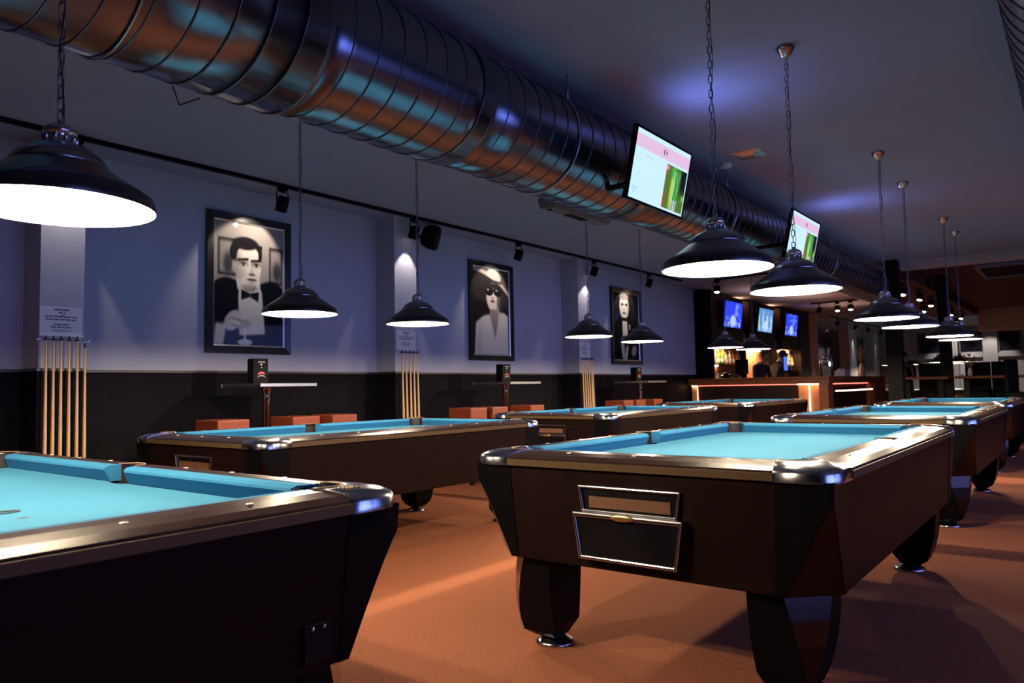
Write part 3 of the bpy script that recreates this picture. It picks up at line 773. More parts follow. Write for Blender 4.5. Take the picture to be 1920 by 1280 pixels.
def picture(y0, y1, fn, label):
    z0, z1 = 1.455, 2.80; xc = XW+.012; cy_, cz = (y0+y1)/2, (z0+z1)/2; w, h = y1-y0, z1-z0
    root = thing('framed_picture', label, 'picture', (XW, cy_, cz), 0, 'framed black and white portraits')
    fw = .068
    def fr(o_, i_, x0, x1, m):
        R0 = lambda s, x: [(x, -w/2+s, -h/2+s), (x, w/2-s, -h/2+s), (x, w/2-s, h/2-s), (x, -w/2+s, h/2-s)]
        m.loft([R0(o_, x0), R0(o_, x1), R0(i_, x1-.008), R0(i_, x0)], 0, False, True, False, False)
    m = MB(); fr(0, fw, .002, .045, m); m.build('frame', M_FRAME, root)
    m = MB(); fr(fw, fw+.014, .008, .030, m); m.build('slip', M_SILVER, root)
    a = fw+.014
    paint_grid('print', w-2*a, h-2*a, 120, 180, fn, M_PHOTO, root, face_px(.014, 0, 0))
    global M_GLASSPANE
    if M_GLASSPANE is None:
        M_GLASSPANE = bpy.data.materials.new('picture_glass'); M_GLASSPANE.use_nodes = True
        nt = M_GLASSPANE.node_tree; nt.nodes.clear()
        o_ = nt.nodes.new('ShaderNodeOutputMaterial'); mx = nt.nodes.new('ShaderNodeMixShader'); tr = nt.nodes.new('ShaderNodeBsdfTransparent'); gl = nt.nodes.new('ShaderNodeBsdfGlossy')
        gl.inputs['Roughness'].default_value = .03; fz = nt.nodes.new('ShaderNodeLayerWeight'); fz.inputs[0].default_value = .5
        pw = nt.nodes.new('ShaderNodeMath'); pw.operation = 'POWER'; pw.inputs[1].default_value = 4.0; ad = nt.nodes.new('ShaderNodeMath'); ad.operation = 'MULTIPLY_ADD'; ad.inputs[1].default_value = .7; ad.inputs[2].default_value = .035
        nt.links.new(fz.outputs['Facing'], pw.inputs[0]); nt.links.new(pw.outputs[0], ad.inputs[0])
        nt.links.new(ad.outputs[0], mx.inputs[0]); nt.links.new(tr.outputs[0], mx.inputs[1]); nt.links.new(gl.outputs[0], mx.inputs[2]); nt.links.new(mx.outputs[0], o_.inputs[0])
    m = MB(); m.add([(.022, -w/2+a, -h/2+a), (.022, w/2-a, -h/2+a), (.022, w/2-a, h/2-a), (.022, -w/2+a, h/2-a)], [(0, 1, 2, 3)]); put('pane', m.mesh('pane', M_GLASSPANE, keep=True), root)
    return root
picture(3.712, 4.63, portrait_bowtie, 'large framed portrait of a man in a dinner jacket and bow tie')
picture(7.435, 8.375, portrait_hat, 'framed portrait of a woman in wide hat, sunglasses and white blazer')
picture(11.15, 12.22, portrait_standing, 'framed portrait of a pale-faced standing man, nearest the bar')

# ------------------------------------------------------------------ lighting track and spotlights
trk = MB(); trk.box(-6.03, -5.995, .9, 13.1, 3.03, CEIL)
tag(trk.build('lighting_track', M_BLACK), 'long black lighting track on the ceiling beside the portrait wall', 'track')
def make_spot():
    root = thing('spotlight', '', 'spotlight')
    m = MB(); m.box(-.017, .017, -.05, .05, -.03, 0); m.lathe([(.012, -.05), (.012, -.03)], 10); m.build('adapter', M_BLACK, root)
    m = MB(); m.tube([(0, -.060, -.165), (0, -.064, -.055), (0, -.045, -.04), (0, .045, -.04), (0, .064, -.055), (0, .060, -.165)], .007, 6); m.build('yoke', M_BLACK, root)
    m = MB(); T = Matrix.Translation((0, 0, -.16)) @ Matrix.Rotation(math.radians(25), 4, 'Y')
    m.lathe([(0, .075), (.044, .073), (.054, .060), (.054, .03), (.057, .028), (.057, -.070), (.052, -.072), (.048, -.055), (0, -.055)], 22, T=T); h = m.build('spot_head', M_BLACK, root)
    m = MB(); m.lathe([(0, -.060), (.047, -.060)], 16, T=T); m.build('lens', M_SPOTLENS, h)
    return root
sp = make_spot(); first = True
M_LENSLIT = mat('spot_lens_lit', (1, 1, 1), .3, emit=(1, .80, .60), es=14)
def lit(o):
    for h in o.children:
        for l in h.children:
            if l.name.startswith('lens'): l.data = LITLENS
    return o
SPOTS = [(4.24, 0, 'track spotlight above the bow-tie portrait'), (6.0, 0, 'track spotlight beside the wall loudspeaker, aimed at the second pilaster'), (7.98, 0, 'track spotlight above the portrait with the hat'), (9.93, 0, 'track spotlight aimed at the third pilaster'), (11.77, 0, 'track spotlight above the third portrait, last on its track'), (2.4, 0, 'track spotlight hidden behind the nearest lamp, aimed at the first pilaster')]
AIMS = {4.24: (XW, 4.15, 2.0), 6.0: (-6.15, 5.99, 1.9), 7.98: (XW, 7.9, 2.0), 9.93: (-6.15, 9.82, 1.9), 11.77: (XW, 11.68, 2.0), 2.4: (-6.15, 2.38, 1.9)}
for y, rz, lb in SPOTS:
    o = sp if first else dup(sp); first = False
    pil = AIMS[y][0] > -6.2
    o.location = (-6.012, y, 3.03); o.rotation_euler = (0, 0, 0); o['label'] = lb; o['group'] = 'track spotlights on the portrait wall'
    if pil: o.scale = (1, 1, 1)
    if pil: light('spot_beam', 'SPOT', (-6.0, y, 2.775), 17, (1, .86, .74), aim=(-6.15, AIMS[y][1], 2.25), spot_size=math.radians(62), spot_blend=.2, shadow_soft_size=.02)
    else: light('spot_beam', 'SPOT', (-6.075, y, 2.79), 22, (1, .86, .72), aim=(XW, AIMS[y][1], 2.42), spot_size=math.radians(84), spot_blend=.3, shadow_soft_size=.02)
LITLENS = [l for h in sp.children for l in h.children][0].data.copy(); LITLENS.materials[0] = M_LENSLIT
# bar-area tracks
bt = []
for i, (x0, y0, x1, y1, lb) in enumerate(((-5.52, 13.48, -4.45, 13.31, 'short black track on the ceiling in front of the bar'), (-5.41, 19.29, -4.3, 19.15, 'short black track over the middle of the bar'), (-6.0, 23.4, -5.9, 31.0, 'long black track beyond the bar along the far wall'))):
    m = MB(); d = Vector((x1-x0, y1-y0, 0)); n = Vector((-d.y, d.x, 0)).normalized()*.018
    P_ = [(x0+n.x, y0+n.y), (x0-n.x, y0-n.y), (x1-n.x, y1-n.y), (x1+n.x, y1+n.y)]
    m.prism(P_, 3.03, CEIL); tag(m.build('lighting_track', M_BLACK), lb, 'track')
BSP = [(-5.47, 13.47, 'spotlight on the short track in front of the bar'), (-4.76, 19.2, 'first lit spotlight over the bar'), (-4.45, 19.15, 'second lit spotlight over the bar'), (-5.2, 19.25, 'unlit spotlight over the bar')]
for y in (24.0, 26.2, 28.0, 30.0): BSP.append((-5.97, y, None))
BSP2 = [(-2.6, 15.1), (-2.52, 16.3), (-2.55, 17.8), (-2.5, 19.3), (-2.9, 19.2), (-2.55, 20.7), (-2.5, 22.1), (-2.75, 23.4)]
for x, y, lb in BSP:
    o = dup(sp); o.location = (x, y, 3.03); o.rotation_euler = (0, 0, .3 if not lb or 'unlit' in lb else PI/2+.25)
    if lb and 'unlit' not in lb: lit(o)
    o['label'] = lb or 'black spotlight on the far track beyond the bar'; o['group'] = 'spotlights over the bar' if lb else 'spotlights on the far track'
for k, (x, y) in enumerate(BSP2):
    o = lit(dup(sp)); o.location = (x, y, 2.86); o.rotation_euler = (0, 0, PI/2+.5*(random.random()-.5))
    o['label'] = '%s small bright spotlight along the dark soffit, counting away from the camera' % ['first', 'second', 'third', 'fourth', 'fifth', 'sixth', 'seventh', 'eighth'][k]; o['group'] = 'spotlights under the soffit'
for y in (26.55, 29.95):
    light('spot_beam', 'SPOT', (-5.98, y, 2.86), 40, (1, .86, .70), aim=(-6.15, y, 1.6), spot_size=math.radians(34), spot_blend=.4, shadow_soft_size=.03)
for x in (-3.95, -2.75):
    light('spot_beam', 'SPOT', (x, YB-1.2, 3.0), 85, (1, .84, .66), aim=(x, YB-.2, 1.6), spot_size=math.radians(70), spot_blend=.5, shadow_soft_size=.03)

# ------------------------------------------------------------------ small ceiling and wall fittings
root = thing('loudspeaker', 'black rounded loudspeaker high on the wall beside the second pilaster', 'loudspeaker', (-6.16, 6.42, 2.90))
m = MB(); T = Matrix.Rotation(.35, 4, 'Z') @ Matrix.Rotation(.25, 4, 'Y')
rings = []
for x, a, b in ((-.10, .055, .075), (-.07, .085, .12), (0, .10, .142), (.07, .105, .148), (.085, .10, .143)):
    rings.append([(x, a*math.copysign(abs(math.cos(t))**.6, math.cos(t)), b*math.copysign(abs(math.sin(t))**.6, math.sin(t))) for t in [2*PI*i/28 for i in range(28)]])
m.loft(rings, 0, True, T=T); m.build('speaker_case', M_BLACKMATT, root)
m = MB(); rings = [[(.0865+d, .09*s*math.copysign(abs(math.cos(t))**.6, math.cos(t)), .133*s*math.copysign(abs(math.sin(t))**.6, math.sin(t))) for t in [2*PI*i/28 for i in range(28)]] for s, d in ((1, 0), (.6, .008), (.01, .01))]
m.loft(rings, 0, True, T=T); m.build('speaker_grille', M_BLACK, root)
m = MB(); m.tube([(-.09, -.02, 0), (-.18, -.05, .04), (-.285, -.05, .04)], .014, 8); m.box(-.298, -.283, -.1, 0, -.04, .12); m.build('wall_bracket', M_BLACK, root)

root = thing('air_unit', 'dark wedge-shaped air unit on the ceiling beyond the big duct', 'air unit', (-3.72, 5.86, 2.765))
m = MB(); m.loft([[(-.10, -.5, 0), (.12, -.5, 0), (.06, -.48, -.105), (-.09, -.48, -.09)], [(-.10, .5, 0), (.12, .5, 0), (.06, .48, -.105), (-.09, .48, -.09)]]); m.build('unit_case', M_GREYPLAST, root, bevel=.006)
m = MB()
for yy in (-.4, .4): m.tube([(.05, yy, 0), (.05, yy, CEIL-2.765)], .006, 6)
m.build('hanging_rod', M_STEEL, root)
for k in range(3):
    m = MB(); m.box(-.04, .03, -.16+k*.11, -.08+k*.11, -.108, -.098); m.build('outlet_slot', M_BLACK, root)
m = MB(); m.box(-.03, .0, -.44, -.41, -.108, -.096); m.build('sensor', M_BLACK, root)

root = thing('ceiling_vent', 'square ceiling vent with raised slats between lamp chains', 'vent', (-2.23, 6.30, CEIL), 0)
m = MB()
for s, z in ((.115, -.004), (.09, -.012), (.065, -.018)):
    for a in range(4):
        T = Matrix.Rotation(a*PI/2, 4, 'Z'); m.add([(-s, -s, z), (s, -s, z), (s-.018, -s+.018, z-.013), (-s+.018, -s+.018, z-.013)], [(0, 1, 2, 3)], 0, False, T)
m.build('vent_slats', M_STEEL, root)
m = MB(); m.box(-.12, .12, -.12, .12, -.004, 0); m.build('vent_plate', M_WHITEPLAST, root)
m = MB(); m.lathe([(.055, 0), (.055, -.02), (.04, -.035), (0, -.04)], 20); tag(m.build('smoke_detector', M_WHITEPLAST, loc=(-2.50, 6.46, CEIL)), 'small round smoke detector on the ceiling next to the vent', 'detector')

# ------------------------------------------------------------------ notices, cue racks and cues on the pilasters
CUES = [[2.255, 2.306, 2.358, 2.415, 2.472, 2.527], [5.885, 5.943, 6.006, 6.065, 6.125], [9.668, 9.730, 9.790, 9.850, 9.915, 9.955]]
ORD = ['first', 'second', 'third']
def notice(yc, i):
    root = thing('wall_notice', 'white acrylic notice above the cues on the %s pilaster' % ORD[i], 'notice', (-6.15, yc, 1.64), 0, 'white notices on the pilasters')
    m = MB(); m.box(.001, .006, -.15, .15, -.112, .112); m.box(.006, .02, -.15, .15, -.115, -.105); m.build('sheet', M_PAPER, root)
    rs = random.Random(3)
    m = MB()
    for z, a, b in ((.038, -.115, .118), (.016, -.108, .112), (-.022, -.058, .062), (-.042, -.074, .080)):
        y = a
        while y < b:
            ww = min(rs.uniform(.018, .05), b-y); m.box(.006, .0068, y, y+ww-.006, z-.004, z+.004); y += ww
    m.box(.006, .0068, -.062, .068, -.070, -.066)
    m.tube([(.0065, .012, .075), (.0065, .022, .07), (.0065, .020, .058), (.0065, .004, .048), (.0065, -.004, .052)], .0022, 4); m.box(.006, .0068, -.02, .002, .064, .074)
    m.build('lettering', M_INK, root)
    m = MB(); m.box(.006, .0068, -.05, -.002, .086, .096); m.box(.006, .0068, .004, .052, .084, .095); m.build('heading', M_INKRED, root)
    return root
def make_cue():
    m = MB(); m.lathe([(.0, 0), (.0135, .0), (.0150, .008), (.0145, .3), (.0125, .7), (.0085, 1.2), (.0062, 1.40)], 10)
    o = m.build('pool_cue', M_CUE)
    t = MB(); t.lathe([(.0062, 1.40), (.0062, 1.43), (.0055, 1.437), (0, 1.439)], 10); t.build('cue_tip', M_CUETIP, o)
    return o
cue0 = make_cue(); usedc = False
for i, ys in enumerate(CUES):
    yc = sum(PIL[i])/2
    notice(yc-.005, i)
    y0, y1 = ys[0]-.05, ys[-1]+.05
    root = thing('cue_rack', 'dark wooden cue rack on the %s pilaster' % ORD[i], 'cue rack', (-6.115, (y0+y1)/2, 0), 0, 'cue racks on the pilasters')
    hw = (y1-y0)/2
    m = MB(); m.box(-.018, .10, -hw, hw, .04, .09); m.build('rack_base', M_RAILTOP, root, bevel=.004)
    m = MB(); m.box(-.030, -.020, -hw, hw, 1.494, 1.506)
    m.build('rack_bar', M_PAPER, root)
    for y in ys:
        c = MB(); yy = y-(y0+y1)/2
        c.tube([(-.01, yy-.013, 1.50), (.025, yy-.013, 1.50)], .004, 5); c.tube([(-.01, yy+.013, 1.50), (.025, yy+.013, 1.50)], .004, 5); c.build('cue_clip', M_BLACK, root)
    for k, y in enumerate(ys):
        o = dup(cue0) if usedc else cue0; usedc = True
        o.location = (-6.075, y, .091); o.rotation_euler = (0, -.018, 0)
        if i == 0 and k == 5: o.scale = (1, 1, .965)
        tag(o, 'pale maple cue, %s from the near end in the %s pilaster rack' % (['first', 'second', 'third', 'fourth', 'fifth', 'sixth'][k], ORD[i]), 'cue', 'maple cues in the pilaster racks')

# ------------------------------------------------------------------ high tables, menu holders and orange stools along the wall
def high_table(x0, x1, y0, y1, lb):
    root = thing('high_table', lb, 'table', ((x0+x1)/2, (y0+y1)/2, 0), 0, 'high tables under the portraits'); a, b = (x1-x0)/2, (y1-y0)/2
    m = MB(); m.box(-a, a, -b, b, 1.128, 1.156); m.build('table_top', M_TABLETOP, root, bevel=.003)
    e_ = MB(); t = .004
    e_.box(-a-t, a+t, -b-t, -b, 1.126, 1.152); e_.box(-a-t, a+t, b, b+t, 1.126, 1.152); e_.box(a, a+t, -b, b, 1.126, 1.152); e_.box(-a-t, -a, -b, b, 1.126, 1.152)
    for sx in (-1, 1):
        for sy in (-1, 1): e_.box(sx*a-.006, sx*a+.006, sy*b-.006, sy*b+.006, 1.124, 1.154)
    e_.build('edge_band', M_STEEL, root, bevel=.001)
    m = MB(); m.lathe([(.028, .02), (.028, .98), (.034, .985), (.034, 1.05), (.05, 1.12), (.10, 1.127)], 20, (0, -.03, 0)); m.build('pedestal', M_CHROME, root)
    m = MB(); m.lathe([(0, 0), (.085, 0), (.085, .008), (.04, .02), (.028, .025)], 24, (0, -.03, 0)); m.build('base', M_CHROME, root)
    return root
high_table(-6.09, -5.5, 3.67, 4.235, 'high square table below the bow-tie portrait')
high_table(-6.09, -5.5, 7.09, 7.70, 'high square table below the portrait with the hat')
high_table(-6.09, -5.5, 10.63, 11.25, 'high square table below the third portrait')
M_MENU = mat('menu_card', (.004, .0035, .004), .6, spec=.1)
M_MENURED = mat('menu_red', (.45, .05, .04), .5); M_MENUPALE = mat('menu_pale', (.6, .55, .5), .5)
for i, (y, lb) in enumerate(((3.885, 'first'), (7.42, 'second'), (10.93, 'third'))):
    root = thing('menu_holder', 'small black menu card box with red picture on the %s high table' % lb, 'menu holder', (-5.87, y, 1.157), -.15, 'menu boxes on the high tables')
    m = MB(); m.box(-.06, .06, -.068, .068, 0, .222); m.build('card_box', M_MENU, root)
    m = MB()
    for k in range(7): m.box(.0605, .0612, -.022+k*.009, -.016+k*.009, .186, .196)
    m.box(.0605, .0612, -.004, .012, .162, .174); m.box(.0605, .0612, .004, .012, .138, .146); m.build('heading', M_MENUPALE, root)
    m = MB(); m.add([(.061, -.034+.0, .072), (.061, -.02, .098), (.061, .0, .106), (.061, .026, .104), (.061, .044, .078), (.061, .02, .082), (.061, 0, .086), (.061, -.016, .08)], [(0, 1, 7), (1, 2, 6, 7), (2, 3, 5, 6), (3, 4, 5)]); m.build('red_picture', M_MENURED, root)
    m = MB(); m.tube([(.0612, -.03, .055), (.0612, -.015, .066), (.0612, .005, .07), (.0612, .025, .066), (.0612, .04, .055)], .004, 4); m.build('pale_arc', M_MENUPALE, root)
def make_stool():
    root = thing('bar_stool', '', 'stool')
    m = MB(); m.box(-.17, .17, -.145, .145, .52, .86); m.build('seat', M_ORANGE, root, bevel=.012)
    m = MB(); m.box(-.165, .165, -.14, .14, .50, .52); m.build('seat_board', M_STOOLBASE, root)
    for sx in (-1, 1):
        for sy in (-1, 1):
            m = MB(); m.box(sx*.145-.018, sx*.145+.018, sy*.12-.018, sy*.12+.018, 0, .50); m.build('leg', M_STOOLBASE, root)
    m = MB(); m.box(-.145, .145, -.128, -.112, .2, .23); m.box(-.145, .145, .112, .128, .2, .23); m.build('footrest', M_STEEL, root)
    return root
st = make_stool(); fs = True
for g, ys in enumerate(([3.425, 4.13, 4.57], [6.50, 6.88, 7.64], [10.0, 10.37, 10.98])):
    for k, y in enumerate(ys):
        o = st if fs else dup(st); fs = False
        o.location = (-5.67 if not (k == 1) else -5.66, y, 0)
        tag(o, 'orange box bar stool, %s along the wall at the %s high table' % (['first', 'second', 'third'][k], ORD[g]), 'stool', 'orange box stools along the wall')

# ------------------------------------------------------------------ bar
# counter
root = thing('bar_counter', 'long wooden bar counter with glowing red light strips', 'bar counter', (0, 0, 0))
FY, SX = 14.30, -3.74
m = MB(); m.box(XW+.02, SX+.03, FY-.12, FY+.5, 1.155, 1.195); m.box(SX-.55, SX+.03, FY+.5, 18.9, 1.155, 1.195); m.build('counter_top', M_WOODBAR, root, bevel=.006)
m = MB(); m.box(XW+.02, SX+.02, FY-.10, FY, 1.06, 1.155); m.box(SX-.06, SX+.02, FY, 18.9, 1.06, 1.155); m.build('front_band', M_WOODBAR, root)
m = MB(); m.box(-6.28, -4.31, FY+.06, FY+.10, 0, 1.06); m.build('front_panel', M_DARKWOOD, root)
m = MB(); m.box(-6.40, -6.28, FY-.02, FY+.10, 0, 1.06); m.build('end_pier', M_WOODLIT, root)
m = MB(); m.add([(-4.31, FY+.06, 0), (-4.10, FY+.04, 0), (-3.90, FY-.02, 0), (-3.90, FY+.10, 0), (-4.31, FY+.10, 0), (-4.31, FY+.06, 1.06), (-4.10, FY+.04, 1.06), (-3.90, FY-.02, 1.06), (-3.90, FY+.10, 1.06), (-4.31, FY+.10, 1.06)], [(0, 1, 6, 5), (1, 2, 7, 6), (2, 3, 8, 7), (3, 4, 9, 8), (4, 0, 5, 9)]); m.build('corner_pier', M_WOODLIT, root)
m = MB(); m.box(-3.90, SX, FY-.10, FY+.22, 0, 1.06); m.build('corner_post', M_WOODBAR, root)
m = MB(); m.box(SX-.14, SX-.10, FY+.22, 18.0, 0, 1.06); m.build('side_panel', M_DARKWOOD, root)
m = MB(); m.box(SX-.14, SX-.02, 17.55, 18.05, 0, 1.06); m.build('side_pier', M_WOODLIT, root)
m = MB(); m.box(SX-.14, SX+.02, 18.05, 18.9, 0, 1.06); m.build('end_post', M_WOODBAR, root)
m = MB(); m.box(SX-.10, SX+.02, FY+.3, 17.6, .90, .93); m.build('side_shelf', M_WOODBAR, root)
m = MB(); m.box(-6.28, -4.31, FY+.0, FY+.012, 1.046, 1.058); m.box(SX-.06, SX-.045, FY+.25, 17.5, 1.044, 1.058); o = m.build('led_strip', M_LEDRED, root); o['label'] = 'red glowing strip'
m = MB(); m.box(-4.30, -3.92, FY-.06, FY-.045, 1.044, 1.058); m.box(-6.39, -6.29, FY-.06, FY-.045, 1.044, 1.058); m.box(SX-.09, SX-.03, 17.56, 17.575, 1.0, 1.058); o = m.build('led_corner', M_LEDWARM, root); o['label'] = 'bright warm glowing strip'
M_LEDPIER = mat('led_pier', (1, .6, .3), .5, emit=(1, .50, .24), es=7)
m = MB(); m.box(-4.115, -4.095, FY+.022, FY+.034, .25, 1.045); m.box(-6.285, -6.277, FY-.03, FY-.02, .25, 1.045); o = m.build('led_upright', M_LEDPIER, root); o['label'] = 'upright warm glowing strip'
m = MB(); m.box(SX+.018, SX+.026, FY+.32, 17.6, .905, .928); o = m.build('shelf_light', M_LEDWHITE, root); o['label'] = 'white glowing shelf edge'
# back bar
BX = -6.10
root = thing('back_bar', 'tall dark bar cabinet with lit shelves behind the counter', 'cabinet', (0, 0, 0))
m = MB(); m.box(XW+.01, BX+.02, 14.62, 14.72, 0, 3.03); m.build('end_panel', M_BLACK, root)
m = MB(); m.box(XW+.01, XW+.05, 14.72, 21.6, 1.0, 3.03); m.build('back_panel', M_WOODLIT, root)
m = MB(); m.box(XW+.05, BX+.25, 14.72, 21.6, 0, 1.0); m.build('base_cupboard', M_DARKWOOD, root)
for y0, y1 in ((14.72, 16.62), (17.05, 18.80), (19.25, 20.80)):
    m = MB(); m.box(XW+.05, BX-.06, y0, y1, 1.95, 3.0); m.build('upper_cabinet', M_DARKWOOD, root)
for y0, y1 in ((16.62, 17.05), (18.80, 19.25)):
    m = MB(); m.box(XW+.05, XW+.07, y0, y1, 1.95, 3.0); m.build('niche_back', M_WOODLIT, root)
    m = MB(); m.box(XW+.05, BX-.1, y0, y1, 1.93, 1.95); m.box(XW+.05, BX-.1, y0, y1, 2.45, 2.465); m.build('niche_shelf', M_DARKWOOD, root)
    m = MB(); m.box(XW+.1, XW+.14, y0+.05, y1-.05, 2.97, 2.985); m.build('niche_light', M_LEDWARM, root)
m = MB(); m.box(XW+.05, BX-.04, 20.8, 21.6, 1.0, 3.0); m.build('tall_cabinet', M_DARKWOOD, root)
for y in (16.84, 19.02):
    m = MB(); m.box(XW+.05, BX-.1, y-.02, y+.02, 1.0, 1.93); m.build('upright', M_BLACK, root)
m = MB(); m.box(XW+.05, BX-.12, 14.9, 16.8, 1.50, 1.515); m.box(XW+.05, BX-.12, 19.1, 20.7, 1.50, 1.515); m.build('bottle_shelf', M_BLACK, root)
m = MB(); m.box(XW+.06, XW+.09, 14.95, 15.9, 1.90, 1.925); m.box(XW+.06, XW+.09, 19.3, 20.5, 1.90, 1.925); m.box(XW+.06, XW+.09, 15.0, 15.6, 1.47, 1.495); m.box(XW+.06, XW+.09, 17.1, 18.78, 1.88, 1.9); m.box(XW+.06, XW+.09, 19.8, 20.2, 1.47, 1.495); o = m.build('shelf_light', M_LEDWARM, root); o['label'] = 'warm glowing shelf light'
light('bar_glow', 'AREA', (-6.3, 15.3, 1.90), 45, (1, .62, .32), aim=(-6.3, 15.3, 1.0), size=.25, shape='RECTANGLE', size_y=.9)
light('bar_glow', 'AREA', (-6.3, 20.0, 1.90), 45, (1, .62, .32), aim=(-6.3, 20.0, 1.0), size=.25, shape='RECTANGLE', size_y=.9)
light('bar_glow', 'AREA', (-6.3, 17.6, 1.90), 60, (1, .55, .30), aim=(-6.3, 17.6, 1.0), size=.25, shape='RECTANGLE', size_y=.9)
for x, y in ((-5.3, 15.6), (-5.0, 17.6), (-4.8, 20.2)):
    light('bar_ceiling_fill', 'SPOT', (x, y, 2.25), 30, (1, .50, .26), aim=(x+.1, y, 3.2), spot_size=2.6, spot_blend=1.0, shadow_soft_size=.1)  # added fill spots without fixtures, warming the ceiling over the bar
# pale door post beyond the bar
mb = MB(); mb.box(XW, -6.12, 21.65, 22.0, 0, 3.03); struct('trim_1', mb, M_WOODLIT)
# bottles
def make_bottle(name, col, tr):
    mt = mat('bottle_'+name, col, .12, trans=tr)
    m = MB(); m.lathe([(0, 0), (.036, .0), (.038, .01), (.038, .17), (.030, .20), (.014, .225), (.013, .285), (.015, .29), (.015, .30), (0, .30)], 14)
    o = m.build('bottle', mt); c = MB(); c.lathe([(.0145, .288), (.0155, .29), (.0155, .318), (0, .319)], 10); c.build('bottle_cap', M_BLACK, o)
    l = MB(); l.lathe([(.0385, .05), (.0385, .13)], 14); l.build('bottle_label', M_CERAMIC, o)
    return o
KB = {'amber': (.55, .20, .03), 'clear': (.85, .82, .76), 'green': (.10, .34, .06), 'red': (.5, .03, .02)}
protoB = {}
rs = random.Random(11)
def bottle(kind, x, y, z, place):
    if kind not in protoB: o = protoB[kind] = make_bottle(kind, KB[kind], .5)
    else: o = dup(protoB[kind])
    o.location = (x, y, z); o.rotation_euler = (0, 0, rs.random()*6)
    s = rs.uniform(.88, 1.12); o.scale = (s, s, s*rs.uniform(.9, 1.1))
    tag(o, '%s glass bottle on the lit bar shelf %s' % (kind, place), 'bottle', '%s bottles %s' % (kind, place))
for zz, pl in ((1.515, 'of the near upper row'), (1.0, 'of the near counter row')):
    y = 15.0
    while y < 16.6:
        bottle(rs.choice(['amber', 'clear', 'clear', 'green']), -6.28+rs.uniform(-.04, .04), y, zz, pl); y += rs.uniform(.09, .16)
for zz, pl in ((1.515, 'of the far upper row'), (1.0, 'of the far counter row')):
    y = 19.25
    while y < 20.6:
        bottle(rs.choice(['amber', 'clear', 'red', 'green']), -6.28+rs.uniform(-.04, .04), y, zz, pl); y += rs.uniform(.09, .18)
bottle('green', -6.25, 16.80, 1.95, 'in the first niche'); bottle('amber', -6.25, 16.92, 1.95, 'in the first niche')
bottle('red', -6.25, 19.0, 1.95, 'in the second niche'); bottle('clear', -6.25, 18.95, 2.465, 'in the second niche')
# till monitor, tablet, taps, boxes on the counter
root = thing('till_monitor', 'black till monitor seen from behind on the bar', 'monitor', (-5.47, 14.60, 1.195))
m = MB(); m.box(-.13, .13, -.02, .02, .08, .37); m.build('monitor_case', M_BLACK, root, bevel=.008)
m = MB(); m.lathe([(.09, 0), (.09, .012), (.02, .02), (.02, .09)], 16); m.build('stand', M_BLACK, root)
root = thing('card_terminal', 'low dark card machine on the near bar end', 'card machine', (-5.75, 14.45, 1.195))
m = MB(); m.loft([[(-.09, -.06, 0), (.09, -.06, 0), (.09, .06, 0), (-.09, .06, 0)], [(-.08, -.05, .05), (.08, -.05, .05), (.08, .05, .09), (-.08, .05, .09)]]); m.build('case', M_BLACK, root)
m = MB(); m.sphere((0, 0, .09), .07, 12, 8, 0, (1, .8, .35)); m.build('handset', M_BLACK, root)
M_BLUETAB = mat('tablet_screen', (0, 0, 0), .3, emit=(.06, .12, 1.0), es=1.6)
root = thing('till_screen', 'small blue lit touch screen beside the dark-haired bartender', 'screen', (-4.62, 14.65, 1.195))
m = MB(); m.box(-.012, .0, -.12, .12, .12, .40); m.build('screen_case', M_BLACK, root); m = MB(); m.box(0, .003, -.11, .11, .13, .39); m.build('screen', M_BLUETAB, root); m = MB(); m.box(-.05, .05, -.05, .05, 0, .014); m.box(-.02, -.012, -.02, .02, 0, .2); m.build('stand', M_BLACK, root)
root = thing('beer_tap', 'chrome beer tap tower on the bar corner', 'beer tap', (-3.98, 15.05, 1.195))
m = MB(); m.tube([(-.1, 0, 0), (-.1, 0, .30), (-.06, 0, .36), (.06, 0, .36), (.1, 0, .30), (.1, 0, 0)], .022, 10); m.sphere((0, 0, .36), .06, 14, 10); m.build('tower', M_CHROME, root)
for k in (-1, 1):
    m = MB(); m.tube([(.045*k, 0, .37), (.06*k, 0, .55)], [.012, .018], 8); m.build('tap_handle', M_CERAMIC, root)
m = MB(); m.box(.01, .03, .14, .30, .2, .28); m.build('lit_badge', M_LEDWHITE, root)
root = thing('napkin_box', 'pale box of napkins on the side of the bar', 'box', (-3.95, 16.1, 1.195))
m = MB(); m.box(-.1, .1, -.22, .22, 0, .11); m.build('box_body', M_CERAMIC, root, bevel=.008)
m = MB()
for k in range(5): m.sphere((-.02+.02*(k % 2), -.16+.075*k, .12), .045, 8, 6, 0, (1, 1, .8))
m.build('napkin', M_WHITECLOTH, root)
root = thing('dried_plant', 'tall dried stalks in a pale vase on the bar end', 'plant', (-3.95, 17.75, 1.195))
m = MB(); m.lathe([(0, 0), (.06, 0), (.075, .08), (.05, .2), (.035, .26), (.045, .28)], 16); m.build('vase', M_CERAMIC, root)
m = MB()
for k in range(16): a = k*2.4; m.tube([(0, 0, .24), (.04*math.cos(a), .04*math.sin(a), .4), (.13*math.cos(a)*rs.random(), .13*math.sin(a), .45+.25*rs.random())], [.004, .006, .012], 5)
m.build('stalks', M_STRAW, root)

